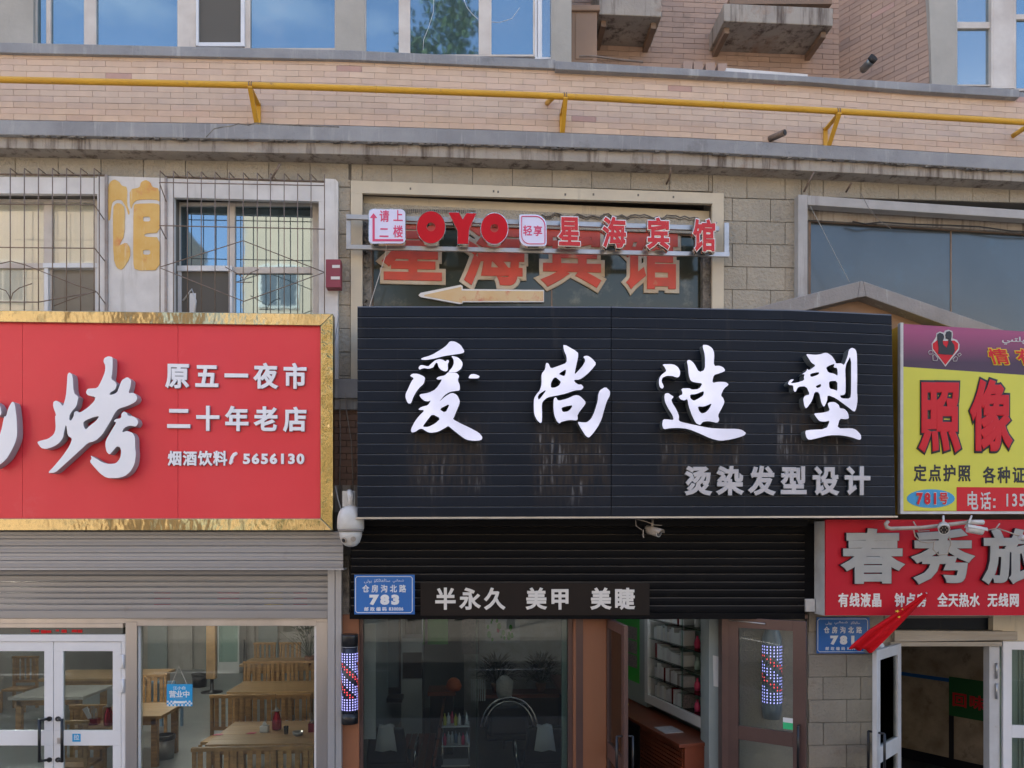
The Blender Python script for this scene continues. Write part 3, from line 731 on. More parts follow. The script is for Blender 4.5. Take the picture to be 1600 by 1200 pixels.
# flue pipe through the side wall
c0 = P(1360, 97, .45)
fl = G().tube([P(1349, 108, .55), P(1357, 100, .42), P(1363, 93, .36)], .045, 12).build('flue', 'letter_metal', BLD)
G().tube([P(1361, 95, .37), P(1366, 89, .33)], .05, 14).build('flue_hood', 'cable_dark', BLD)
G().tube([P(1203, 217, -.12), P(1226, 207, -.30)], .034, 12).build('drain_pipe', 'rust_bar', BLD)
G().tube([P(1221, 209, -.268), P(1227, 206.5, -.305)], .026, 12).build('drain_mouth', 'cable_dark', BLD)

# ---- first-floor surrounds
g = G(); g.pp([(-150, 301), (160, 303), (160, 278), (-150, 275)], -.035, .05); g.pp([(152, 520), (168, 520), (168, 276), (152, 276)], -.034, .05); g.build('window_surround', 'white_wall', BLD)
g = G().pp([(166, 520), (256, 520), (256, 278), (166, 275)], -.03, .045); WP = g.build('painted_panel', 'white_wall', BLD)
g = G(); g.pp([(262, 308), (512, 315), (512, 286), (262, 279)], -.035, .05); g.pp([(256, 520), (272, 520), (272, 279), (256, 279)], -.034, .05)
g.pp([(498, 520), (512, 520), (512, 315), (498, 315)], -.034, .05); g.build('window_surround', 'white_wall', BLD)
G().pp([(508, 592), (528, 592), (528, 284), (524, 280), (508, 279)], -.05, .065).build('pilaster', 'white_wall', BLD)
# middle window surround in cream paint
g = G(); g.pp([(548, 301), (548, 282), (1131, 302), (1131, 318.5)], -.03, .045)
g.pp([(548, 300), (566, 300.6), (566, 592), (548, 592)], -.028, .043); g.pp([(1113, 317), (1131, 318), (1131, 560), (1113, 560)], -.028, .043)
SUR = g.build('window_surround', 'cream', BLD)
g = G()
for x, y in ((640, 293), (770, 297), (777, 298), (882, 302), (926, 302), (996, 303), (1051, 306)): g.pr(x, y, x + 2.6, y + 3.4, -.033, .004)
g.build('anchor_hole', 'joint', BLD)
# right window surround
g = G(); g.pp([(1247, 304), (1262, 304), (1262, 620), (1247, 620)], -.10, .115); g.pp([(1262, 320), (1262, 305), (1760, 339), (1760, 352)], -.10, .115); g.build('window_surround', 'grey_paint', BLD, bevel=.006)
# recesses: lintel strips, rotten side strips, glass
g = G(); g.pp([(566, 320), (566, 306), (1113, 330), (1113, 346)], .10, .2); g.build('lintel', 'cream', BLD)
g = G(); g.pp([(566, 347), (566, 317), (1113, 344), (1113, 366)], .075, .2); g.build('lintel_board', 'stone', BLD)
g = G(); r2 = random.Random(9)
g.pp([(566, 345), (581, 345), (580, 600), (566, 600)], .04, .2); g.pp([(1098, 362), (1113, 364), (1113, 600), (1099, 600)], .04, .2)
for k in range(46):
    y = r2.uniform(345, 475); x = r2.choice([566, 1100]) + r2.uniform(0, 9)
    g.pp([(x, y), (x + r2.uniform(2, 6), y + 2), (x + r2.uniform(2, 5), y + r2.uniform(3, 9)), (x - 1, y + 5)], .03, .03)
g.build('bare_masonry', 'peel', BLD)
MG = G().pp([(580, 600), (580, 345), (1099, 362), (1099, 600)], .13, .02).build('pane', 'pane_green', BLD)
g = G(); g.pr(578, 345, 583, 600, .105, .03); g.pr(861, 350, 863, 600, .124, .01); g.pp([(580, 352), (580, 344), (1099, 360), (1099, 369)], .10, .04)
g.build('window', 'rust_frame', BLD)
g = G()   # torn scalloped fabric edge under the lintel
for i in range(48):
    x = 600 + i * 3.0; g.pp([(x, 326 + i * .05), (x + 2.2, 326 + i * .05), (x + 1.8, 331.5 + r2.uniform(0, 3)), (x + .4, 331.5 + r2.uniform(0, 3))], .068, .006)
pts = [P(x, 335 + (x - 840) * .02 + r2.uniform(-3.5, 3.5), .06) for x in range(846, 1096, 7)]
g.tube(pts, .008, 5); g.tube([p + Vector((0, .01, -.02)) for p in pts], .006, 5)
g.build('torn_edge', 'peel', BLD)
# right large window
g = G(); g.pp([(1262, 343), (1262, 318), (1760, 352), (1760, 373)], .06, .2); g.build('lintel_board', 'concrete_pale', BLD)
g = G(); g.pp([(1264, 620), (1264, 338), (1760, 369), (1760, 620)], .12, .02); RG = g.build('pane', 'pane_grey', BLD)
g = G(); g.pr(1485, 350, 1487, 620, .114, .01); g.pp([(1262, 346), (1262, 341), (1760, 371), (1760, 377)], .10, .03); g.pr(1262, 340, 1267, 620, .10, .03); g.build('window', 'rust_frame', BLD)
# left barred windows
f1 = window(-150, 311, 152, 520, .14, [(68, 81)], pane='glass_clear', fw=4, hz=[(-150, 68, 411, 419)])
g = G(); g.pr(67, 411, 155, 418, .09, .08); g.pr(69, 418, 75, 520, .10, .06); g.pr(149, 418, 154, 520, .10, .06); g.build('window_sash', 'wframe_white', BLD)
g = G(); g.pr(-150, 300, 152, 520, .185, .01); g.build('curtain', 'curtain', BLD)
g = G(); g.pr(76, 420, 148, 520, .17, .02); g.build('insect_screen', 'grey_paint', BLD)
f2 = window(272, 316, 498, 520, .14, [(277, 281), (355, 367), (488, 493)], pane='pane_blue', fw=5, hz=[(367, 489, 417, 427)])
g = G(); g.pr(277, 415, 362, 423, .085, .08); g.pr(277, 423, 283, 520, .10, .06); g.pr(357, 423, 363, 520, .10, .06); g.build('window_sash', 'wframe_white', BLD)
G().pr(283, 424, 357, 520, .118, .01).build('casement_shade_sheet', 'dark_room', BLD)  # flat dark sheet standing in for the shade inside the open casement
g = G(); g.tube([P(286, 470, .11), P(300, 452, .112), P(306, 470, .112), P(304, 490, .112)], .01, 6); g.pr(296, 458, 306, 500, .112, .004); g.build('casement_edge', 'wframe_white', BLD)
# rooms behind the upper glass
g = G()
for (a, b_) in ((-9.4, 9.4),):
    g.box(a, b_, 1.6, 1.7, 3.4, PZ(240, 800)); g.box(a, b_, .3, 1.6, 3.3, 3.4)
g.build('inner_wall', 'wall_in', BLD)
G().box(-9.5, 9.5, .30, 12, PZ(236, 800) + .002, PZ(165, 1500)).build('floor_slab', 'mortar', BLD)
G().box(-9.5, PX(880, .2), .5, .6, PZ(100, 800) , 12).build('inner_wall', 'wall_in', BLD)
# roots of old steel in the cornice soffit
for pts in ([(438, 256), (424, 280)], [(1048, 262), (1046, 278), (1040, 290)], [(1272, 268), (1256, 300)], [(1330, 286), (1322, 300)]):
    G().tube([P(x, y, -.18 + i * .1) for i, (x, y) in enumerate(pts)], .012, 6).build('steel_strut', 'rust_bar', BLD)

# gabled concrete porch roof
g = G()
YG = -.34
L_ = [(1150, 490), (1344, 439), (1352, 440), (1560, 512), (1640, 541), (1640, 566), (1540, 530), (1353, 462), (1310, 472), (1200, 500), (1150, 513)]
top = [(1130, 494), (1344, 439), (1349, 439), (1620, 533)]; bot = [(1130, 517), (1340, 465), (1353, 463), (1620, 560)]
for i in range(3):
    g.prism([P(*bot[i], YG), P(*bot[i + 1], YG), P(*top[i + 1], YG), P(*top[i], YG)], .34)
g.build('porch_gable', 'gable', BLD, bevel=.008)
G().prism([P(1150, 600, YG + .16), P(1620, 600, YG + .16), P(1620, 556, YG + .16), P(1353, 462, YG + .16), P(1345, 463, YG + .16), P(1150, 512, YG + .16)], .16).build('gable_infill', 'wood_pilaster', BLD)
# narrow strip of dark brick between the two signs
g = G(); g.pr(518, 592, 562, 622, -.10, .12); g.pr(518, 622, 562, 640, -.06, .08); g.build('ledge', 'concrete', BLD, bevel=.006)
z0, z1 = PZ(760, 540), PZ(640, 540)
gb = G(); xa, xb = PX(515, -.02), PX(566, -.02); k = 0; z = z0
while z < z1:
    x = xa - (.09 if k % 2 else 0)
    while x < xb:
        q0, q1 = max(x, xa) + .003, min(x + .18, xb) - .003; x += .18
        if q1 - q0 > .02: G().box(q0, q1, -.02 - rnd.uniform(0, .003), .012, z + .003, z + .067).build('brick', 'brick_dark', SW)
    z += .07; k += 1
G().pr(515, 758, 566, 800, -.03, .05).build('ledge', 'concrete_pale', BLD)
# painted character on the white panel (half of a larger word)
g = G()
def flat(g, pts, Y=-.0335, t=.003): return g.pp(pts, Y, t)
o0 = (160, 260); s_ = 6.667
def fz(pts): return [(o0[0] + a / s_, o0[1] + b / s_) for a, b in pts]
pieces = [
 [[(60, 200), (90, 150), (130, 135), (175, 160), (200, 200), (260, 215), (255, 400), (285, 480), (270, 510), (245, 420), (200, 350), (150, 345), (105, 370), (92, 420), (80, 560), (55, 560), (58, 380)]],
 [[(285, 240), (390, 220), (400, 165), (450, 140), (500, 165), (520, 215), (590, 230), (600, 370), (560, 345), (370, 345), (320, 380), (300, 450), (285, 400)]],
 [[(110, 430), (140, 385), (190, 385), (235, 430), (232, 720), (170, 830), (250, 790), (290, 850), (290, 950), (210, 1080), (150, 1060), (115, 960)]],
 [[(325, 420), (345, 390), (580, 385), (602, 420), (602, 690), (440, 700), (440, 735), (602, 740), (608, 1080), (340, 1085), (322, 1000)], [(425, 525), (500, 525), (500, 575), (425, 575)], [(425, 870), (500, 870), (500, 920), (425, 920)]],
]
brush(pieces, o0, s_, -.034, .004, ['yellow_paint'], BLD, name='painted_character')

# ================================================================ SIGNS
# ---- red restaurant sign in a gold frame
YS = -.42
RS = thing('red_sign', 'large red shop sign in a crumpled gold frame with raised white characters', 'shop sign', (PX(150, YS), YS, PZ(830, 150, YS)))
for a, b_ in ((-260, 35), (35, 278), (278, 501)): G().pr(a + .3, 500, b_ - .3, 811, YS + .035, .03).build('panel', 'red_face', RS)
g = G(); g.pp([(-260, 500), (501, 509), (520, 490), (-260, 482)], YS, .12); g.pp([(-260, 829), (520, 829), (501, 810), (-260, 810)], YS, .12)
g.build('frame', 'gold', RS, bevel=.006)
G().pp([(501, 810), (520, 829), (520, 490), (501, 509)], YS + .001, .12).build('frame', 'gold_crack', RS, bevel=.006)
G().pr(-258, 490, 518, 828, YS + .07, .06).build('back_board', 'rail_grey', RS)
Yp = YS + .034
kao1 = [(440, 280), (465, 250), (510, 290), (520, 510), (580, 560), (575, 590), (555, 680), (500, 740), (470, 790), (465, 850), (490, 855), (520, 800), (525, 750), (560, 735), (595, 760), (700, 690), (780, 610), (790, 560), (700, 545), (670, 510), (690, 460), (730, 455), (815, 450), (860, 370), (910, 250), (915, 170), (890, 120), (900, 75), (950, 50), (1000, 60), (1010, 90), (1005, 250), (990, 340), (1040, 370), (1060, 410), (1040, 470), (975, 510), (970, 540), (1060, 510), (1090, 430), (1120, 350), (1190, 310), (1235, 345), (1240, 370), (1230, 440), (1205, 515), (1260, 505), (1300, 530), (1320, 580), (1290, 630), (1180, 680), (1080, 710), (1030, 770), (990, 850), (930, 950), (880, 1030), (820, 1090), (770, 1120), (700, 1135), (600, 1230), (480, 1340), (380, 1430), (290, 1510), (190, 1515), (280, 1420), (380, 1300), (470, 1170), (500, 1080), (445, 1050), (425, 900), (400, 1000), (390, 1070), (340, 1140), (260, 1190), (170, 1215), (110, 1200), (60, 1130), (90, 1110), (200, 1085), (270, 1030), (295, 960), (285, 800), (300, 790), (260, 680), (265, 620), (300, 605), (350, 630), (385, 680), (420, 560), (435, 400)]
kao1h = [(640, 880), (680, 850), (770, 815), (840, 800), (800, 860), (720, 920), (670, 970), (645, 930)]
kao2 = [(1020, 870), (1040, 840), (1115, 825), (1115, 770), (1150, 740), (1190, 765), (1200, 795), (1260, 800), (1320, 840), (1330, 890), (1300, 935), (1220, 920), (1150, 950), (1125, 1005), (1190, 985), (1260, 1010), (1290, 1070), (1290, 1180), (1300, 1280), (1285, 1400), (1230, 1500), (1150, 1560), (1050, 1580), (930, 1575), (850, 1520), (760, 1420), (720, 1370), (745, 1330), (730, 1290), (800, 1330), (880, 1380), (970, 1400), (1050, 1390), (1100, 1330), (1115, 1250), (1100, 1190), (1060, 1180), (1020, 1230), (970, 1285), (930, 1250), (915, 1170), (920, 1110), (980, 1000), (1055, 880)]
YL = YS - .085
brush([[kao1, kao1h], [kao2]], (50, 550), 8, YL, .10, ['letter_white', 'letter_side'], RS, rim=.004)
kao3 = [(150, 215), (185, 240), (210, 440), (215, 640), (190, 740), (130, 860), (80, 940), (0, 1010), (-80, 1060), (-120, 900), (-40, 700), (10, 600), (50, 400), (75, 405), (100, 300)]
kao4 = [(-160, 180), (-30, 230), (10, 290), (20, 370), (0, 400), (-60, 400), (-200, 330)]
brush([[kao3], [kao4]], (0, 600), 8, YL, .10, ['letter_white', 'letter_side'], RS, rim=.004)
for k in ((64, 628), (80, 748)): pass
W2 = ['letter_white', 'letter_side']
tline('原五一夜市', 277, 461, 586.5, 36, 40, Yp, W2, RS, depth=.12, bold=.036, dy=1)
tline('二十年老店', 279, 461, 653, 36, 39, Yp, W2, RS, depth=.12, bold=.036, dy=2)
tline('烟酒饮料', 273, 344, 716, 21, 23, Yp, W2, RS, depth=.14, bold=.036)
g = G(); g.pp([(357.5, 724), (360, 726), (364, 722), (363.5, 719), (366, 713), (368, 712), (371, 709), (369, 706), (364, 708), (360, 714)], Yp - .02, .02); g.build('phone_mark', 'letter_white', RS)
digits('5656130', 379, 477, 709, 725.5, Yp, W2, RS, depth=.12, bold=.05)

# ---- black slatted salon sign
YK = -.62
BS = thing('black_sign', 'wide black slatted shop sign with four glowing brush characters', 'shop sign', (PX(978, YK), YK, PZ(808, 978, YK)))
tb = line([(558, 478.5), (955, 479), (1240, 484), (1393, 491)]); bb = line([(559, 808), (1401, 806)])
seams = [(558.5, 954.5), (955.5, 1398)]
nsl = 20
bk = G().pp([(559, 807), (1399, 805), (1393, 491), (1240, 484.5), (955, 480), (559, 480)], YK + .03, .22).build('backing', 'slat_black', BS)
for k in range(nsl):
    f0, f1 = k / nsl, (k + 1) / nsl
    for (a, b_) in seams:
        n = 8; g = G(); base = 0
        for i in range(n + 1):
            x = a + (b_ - a) * i / n
            ya = tb(x) + (bb(x) - tb(x)) * f0; yb = tb(x) + (bb(x) - tb(x)) * f1
            xa = x - (5 * (1 - f0) * (i == n and b_ > 1300)); xb = x - (5 * (1 - f1) * (i == n and b_ > 1300))
            p0, p1, p2, p3 = P(xb, yb - .1, YK), P(xb, yb - .6, YK - .005), P(xa, ya + 1.7, YK - .004), P(xa, ya + .1, YK + .012)
            g.v += [tuple(p0), tuple(p1), tuple(p2), tuple(p3), (p3.x, YK + .028, p3.z), (p0.x, YK + .028, p0.z)]
        for i in range(n):
            q = 6 * i
            for j in range(6):
                g.cur = 1 if j == 2 else 0
                g.face((q + j, q + (j + 1) % 6, q + 6 + (j + 1) % 6, q + 6 + j))
        g.cur = 0
        g.face(range(6)); g.face([6 * n + 5 - j for j in range(6)])
        g.build('slat', ['slat_black', 'slat_edge_lit'], BS)
g = G(); g.pp([(556, 811), (1403, 808.5), (1403, 806), (556, 808)], YK - .012, .30); g.build('bottom_trim', 'steel_sign', BS)
a1 = [(485, 345), (640, 300), (800, 205), (880, 145), (930, 80), (1010, 85), (1100, 140), (1160, 240), (1130, 270), (960, 295), (850, 310), (700, 350), (560, 375), (480, 370)]
a2 = [(945, 305), (1060, 335), (1120, 400), (1130, 450), (1100, 520), (1030, 565), (930, 572), (905, 560), (960, 500), (990, 440), (990, 370)]
a3 = [(440, 490), (480, 450), (590, 480), (640, 430), (700, 380), (770, 360), (830, 375), (860, 400), (890, 370), (920, 390), (895, 440), (900, 510), (890, 545), (850, 555), (790, 530), (750, 480), (740, 430), (715, 415), (690, 450), (670, 490), (600, 515), (520, 500), (450, 530)]
a4 = [(305, 625), (340, 590), (430, 590), (520, 630), (545, 660), (520, 750), (450, 810), (400, 880), (360, 950), (320, 1060), (270, 1050), (235, 960), (240, 900), (280, 820), (330, 710), (370, 660)]
a5 = [(1215, 660), (1250, 600), (1320, 595), (1400, 630), (1370, 665), (1280, 665)]
a6 = [(715, 665), (760, 635), (850, 620), (905, 565), (930, 578), (1030, 575), (1078, 625), (1050, 690), (1085, 770), (1085, 855), (1010, 862), (930, 875), (840, 930), (765, 1030), (850, 950), (960, 885), (1040, 920), (1085, 1010), (1080, 1060), (1030, 1180), (990, 1280), (975, 1300), (1100, 1370), (1250, 1440), (1380, 1510), (1440, 1580), (1420, 1630), (1300, 1640), (1180, 1620), (1080, 1550), (970, 1460), (905, 1405), (850, 1440), (740, 1500), (620, 1515), (560, 1490), (500, 1450), (450, 1455), (390, 1500), (330, 1510), (320, 1460), (380, 1340), (450, 1250), (540, 1160), (430, 1155), (480, 1110), (590, 1085), (635, 1005), (590, 1025), (530, 1015), (470, 960), (450, 915), (600, 890), (710, 835), (815, 680), (740, 685)]
a6h = [(760, 1145), (935, 1055), (860, 1205)]; a6g = [(655, 1220), (785, 1290), (700, 1370), (590, 1425), (500, 1420), (580, 1310)]
LT = ['letter_lit', 'letter_metal']; YLs, TL = YK - .135, .105
brush([[a1], [a2], [a3], [a4], [a5], [a6, a6h, a6g]], (610, 525), 10, YLs + .03, TL, LT, BS)
b1 = [(700, 70), (930, 200), (935, 270), (905, 400), (875, 555), (930, 500), (1010, 410), (1050, 330), (1010, 270), (1080, 255), (1150, 300), (1220, 380), (1150, 470), (1060, 560), (960, 630), (870, 635), (880, 670), (940, 710), (985, 705), (1020, 750), (990, 790), (880, 800), (740, 850), (600, 880), (460, 905), (390, 960), (365, 1010), (370, 1200), (365, 1300), (340, 1310), (290, 1260), (250, 1180), (240, 1060), (245, 920), (290, 850), (335, 800), (365, 700), (360, 540), (420, 470), (430, 370), (470, 375), (505, 460), (620, 420), (755, 370), (755, 270), (710, 170)]
b1h = [(330, 850), (450, 780), (320, 955), (300, 900)]; b1i = [(620, 545), (745, 465), (740, 530), (720, 580)]; b1j = [(580, 590), (640, 640), (665, 670), (640, 720), (580, 755), (510, 760), (505, 690), (540, 620)]
b2 = [(555, 920), (590, 905), (620, 965), (760, 930), (890, 870), (960, 885), (1045, 970), (1050, 1010), (920, 1180), (930, 1250), (900, 1270), (800, 1260), (670, 1290), (640, 1320), (600, 1280), (560, 1190), (545, 1050)]
b2h = [(670, 1070), (760, 1045), (850, 1030), (820, 1090), (770, 1130), (690, 1140)]
b3 = [(1270, 800), (1360, 745), (1430, 810), (1430, 880), (1380, 970), (1340, 1100), (1300, 1250), (1240, 1370), (1160, 1480), (1100, 1540), (1050, 1510), (980, 1400), (920, 1290), (1000, 1300), (1070, 1300), (1140, 1240), (1190, 1130), (1240, 960), (1245, 870)]
brush([[b1, b1h, b1i, b1j], [b2, b2h], [b3]], (810, 530), 10, YLs, TL, LT, BS)
c1 = [(195, 390), (370, 390), (440, 430), (480, 500), (470, 580), (430, 600), (360, 575), (270, 570), (200, 600), (185, 660), (225, 740), (200, 775), (160, 750), (145, 680), (150, 610), (190, 550), (265, 500), (240, 440)]
c2 = [(240, 850), (290, 840), (330, 870), (380, 900), (340, 940), (350, 990), (420, 1100), (460, 1200), (455, 1280), (560, 1310), (750, 1350), (950, 1390), (1150, 1400), (1370, 1400), (1450, 1420), (1510, 1470), (1470, 1510), (1300, 1560), (1100, 1590), (950, 1550), (800, 1480), (600, 1400), (450, 1385), (320, 1390), (220, 1410), (195, 1340), (210, 1250), (300, 1255), (375, 1265), (360, 1190), (290, 1080), (240, 980), (230, 900)]
c3 = [(820, 90), (900, 90), (980, 140), (1010, 220), (1000, 420), (1090, 415), (1150, 440), (1185, 495), (1100, 530), (1000, 560), (975, 685), (1080, 665), (1190, 670), (1240, 710), (1160, 770), (1110, 880), (1150, 920), (1170, 990), (1120, 1090), (1065, 1190), (1090, 1260), (1060, 1310), (930, 1280), (830, 1290), (790, 1345), (720, 1310), (660, 1190), (610, 1050), (590, 930), (540, 960), (480, 940), (450, 890), (520, 860), (490, 770), (620, 765), (660, 790), (770, 780), (830, 690), (700, 675), (640, 650), (610, 560), (600, 430), (580, 340), (620, 320), (690, 370), (770, 520), (865, 480), (865, 250)]
c3h = [(630, 865), (720, 860), (850, 805), (840, 880), (760, 930), (690, 965), (635, 925)]; c3i = [(750, 1050), (850, 1055), (975, 1000), (930, 1090), (870, 1150), (810, 1160), (770, 1120)]
brush([[c1], [c2], [c3, c3h, c3i]], (1015, 530), 10, YLs, TL, LT, BS)
d1 = [(590, 230), (740, 245), (820, 235), (910, 205), (1000, 260), (1055, 350), (1060, 380), (1150, 375), (1190, 410), (1250, 250), (1260, 170), (1310, 130), (1370, 160), (1390, 230), (1395, 600), (1390, 800), (1400, 950), (1380, 1080), (1350, 1140), (1250, 1060), (1060, 920), (930, 870), (925, 960), (875, 1065), (835, 1000), (800, 830), (730, 820), (690, 960), (600, 1085), (570, 1050), (550, 930), (580, 880), (655, 865), (600, 735), (470, 740), (430, 830), (400, 800), (395, 720), (330, 715), (310, 690), (350, 630), (410, 625), (350, 690), (450, 680), (570, 640), (560, 590), (575, 545), (530, 550), (600, 500), (615, 460), (640, 490), (750, 410), (680, 370), (630, 290)]
d1a = [(655, 540), (795, 510), (800, 550), (670, 595)]; d1b = [(740, 735), (825, 695), (830, 740), (770, 765)]; d1c = [(950, 655), (1085, 650), (1085, 810), (1040, 790), (960, 770)]; d1d = [(905, 440), (980, 400), (1045, 385), (1020, 440), (1085, 450), (1090, 575), (1040, 540), (940, 520)]
d1e = [(1205, 420), (1300, 240), (1300, 830), (1285, 930), (1150, 925), (1120, 880), (1210, 865), (1215, 700)]
d2 = [(930, 1010), (960, 985), (1040, 980), (1110, 1030), (1120, 1080), (1190, 1085), (1250, 1150), (1265, 1240), (1210, 1250), (1120, 1240), (1080, 1395), (1300, 1390), (1370, 1410), (1450, 1490), (1455, 1560), (1420, 1575), (1300, 1530), (1150, 1500), (950, 1500), (800, 1540), (640, 1575), (600, 1540), (580, 1450), (600, 1420), (910, 1405), (970, 1270), (880, 1290), (800, 1280), (740, 1200), (715, 1160), (850, 1150), (970, 1120)]
brush([[d1, d1a, d1b, d1c, d1d, d1e], [d2]], (1200, 530), 10, YLs, TL, LT, BS)
# rain-washed grime below the characters
g = G(); r2 = random.Random(3)
tline('烫染发型设计', 1091, 1340, 751, 43, 47, YK - .012, ['letter_silver', 'letter_metal'], BS, depth=.10, bold=.042)

# ---- yellow photo-studio sign
YY = -.52
YSg = thing('yellow_sign', 'yellow photo studio sign with a purple top strip and big red outlined characters', 'shop sign', (PX(1520, YY), YY, PZ(800, 1520, YY)))
g = G().pp([(1411, 803), (1760, 803), (1760, 530), (1411, 506)], YY + .02, .24).build('box', 'sign_orange', YSg)
G().pp([(1411, 798), (1760, 798), (1760, 597), (1411, 573)], YY, .02).build('face', 'sign_yellow', YSg)
G().pp([(1411, 573), (1760, 597), (1760, 528), (1411, 506)], YY, .02).build('top_strip', 'purple', YSg)
g = G().pp([(1407, 803), (1411.5, 803), (1411.5, 504), (1407, 504)], YY - .006, .05); g.pp([(1407, 803), (1760, 803), (1760, 799), (1407, 799)], YY - .005, .05); g.build('frame', 'frame_white', YSg)
# heart with two silhouettes
def pz(pts, o=(1390, 490), s=7.5): return [(o[0] + a / s, o[1] + b / s) for a, b in pts]
G().pp(pz([(655, 620), (500, 420), (495, 350), (530, 300), (545, 270), (550, 230), (590, 210), (635, 225), (650, 200), (690, 188), (735, 205), (742, 240), (735, 290), (790, 310), (820, 360), (815, 420)]), YY - .003, .003).build('heart_outline', 'frame_white', YSg)
G().pp(pz([(655, 600), (510, 410), (508, 350), (560, 310), (655, 320), (760, 315), (805, 350), (803, 410)]), YY - .006, .003).build('heart', 'sign_red2', YSg)
G().pp(pz([(570, 470), (575, 400), (560, 290), (560, 245), (590, 222), (628, 240), (640, 270), (635, 300), (622, 320), (630, 360), (670, 400), (690, 340), (690, 300), (660, 290), (655, 250), (668, 212), (700, 203), (728, 220), (728, 270), (720, 310), (760, 370), (765, 440), (740, 485), (655, 480)]), YY - .009, .003).build('couple_silhouette', 'ink', YSg)
g = G()
for pts in ([(1450.5, 550), (1453, 547.5), (1457, 548), (1458, 553), (1452, 553.5)], [(1457.5, 555), (1461, 554), (1465.5, 560), (1464, 563.5), (1458, 563.5)], [(1489, 561), (1493, 557), (1496.5, 558.5), (1495, 564), (1490, 564.5)], [(1496, 554), (1500, 551.5), (1502, 554), (1498.5, 557)]):
    g.tube([P(x, y, YY - .004) for x, y in pts + [pts[0]]], .0035, 4)
g.build('ornament', 'frame_white', YSg, kind='stuff')
glyph('情', 1561, 557, 34, 27, YY, 'flag_yellow', YSg, depth=.01, bold=.07, bz=.12, slant=-.28)
glyph('情', 1561, 557, 34, 27, YY - .006, 'sign_red2', YSg, depth=.01, bold=.018, bz=.12, slant=-.28)
for ch, x in (('有', 1604),):
    glyph(ch, x, 558, 34, 27, YY, 'flag_yellow', YSg, depth=.01, bold=.07, bz=.12, slant=-.28); glyph(ch, x, 558, 34, 27, YY - .006, 'sign_red2', YSg, depth=.01, bold=.018, bz=.12, slant=-.28)
tfit('\uFEF2\uFBE9\uFE98\uFEE0\uFB59\uFEB4\uFE91', 1563, 526, 1624, 539, YY - .002, 'frame_white', YSg, depth=.02, bold=.02)
for ch, x in (('照', 1469), ('像', 1549)):
    glyph(ch, x, 649, 70, 118, YY, 'ink', YSg, depth=.01, bold=.066, bz=.12)
    glyph(ch, x, 649, 70, 118, YY - .012, 'sign_red2', YSg, depth=.01, bold=.036, bz=.12)
tline('定点护照', 1438, 1507, 739, 22, 28, YY, 'ink', YSg, depth=.02, bold=.026)
tline('各种证', 1546, 1592, 742, 22, 28, YY, 'ink', YSg, depth=.02, bold=.026)
n = 28; G().pp([(1454.5 + 37.5 * math.cos(2 * math.pi * i / n), 779 - 14.5 * math.sin(2 * math.pi * i / n)) for i in range(n)][::-1], YY - .003, .003).build('oval_patch', 'oval_blue', YSg)
digits('781', 1431, 1467, 768.5, 789.5, YY - .004, 'frame_white', YSg, depth=.01, bold=.09)
digits('781', 1431, 1467, 769.5, 788.5, YY - .010, 'sign_red2', YSg, depth=.01, bold=.045)
glyph('号', 1474.5, 778.5, 16, 20, YY - .004, 'frame_white', YSg, depth=.01, bold=.06, bz=.12); glyph('号', 1474.5, 778.5, 16, 20, YY - .010, 'sign_red2', YSg, depth=.01, bold=.025, bz=.12)
G().pp([(1495, 798.5), (1760, 798.5), (1760, 763), (1495, 761)], YY - .003, .004).build('phone_panel', 'sign_red2', YSg)
tfit('电', 1511, 767, 1529, 797, YY - .004, 'frame_white', YSg, depth=.01, bold=.016, bz=.12); tfit('话', 1531, 768, 1549, 797, YY - .004, 'frame_white', YSg, depth=.01, bold=.016, bz=.12)
g = G(); g.pr(1552, 779, 1555.5, 782.5, YY - .007, .003); g.pr(1552, 790, 1555.5, 793.5, YY - .007, .003); g.build('colon', 'frame_white', YSg, kind='stuff')
digits('1357', 1568, 1614, 771, 792, YY - .004, 'frame_white', YSg, depth=.01, bold=.02)

# ---- red guesthouse sign below it
YH = -.44
HS = thing('hostel_sign', 'red guesthouse sign with large grey characters hanging below the yellow sign', 'shop sign', (PX(1440, YH), YH, PZ(962, 1440, YH)))
G().pr(1289, 814, 1760, 962, YH + .02, .24).build('box', 'frame_white', HS)
G().pr(1290, 812, 1760, 961.5, YH, .02).build('face', 'sign_red', HS)
GL = ['grey_letter', 'ink']
for ch, cx in (('春', 1364), ('秀', 1474), ('旅', 1583)): glyph(ch, cx, 869, 102, 90, YH, GL, HS, depth=.06, bold=.042)
tline('有线液晶', 1318, 1370, 937.5, 17, 23, YH, 'white_letter', HS, depth=.05, bold=.03); tline('钟点房', 1406, 1440, 937.5, 17, 23, YH, 'white_letter', HS, depth=.05, bold=.03)
tline('全天热水', 1473, 1523, 937.5, 17, 23, YH, 'white_letter', HS, depth=.05, bold=.03); tline('无线网', 1551, 1585, 937.5, 17, 23, YH, 'white_letter', HS, depth=.05, bold=.03)

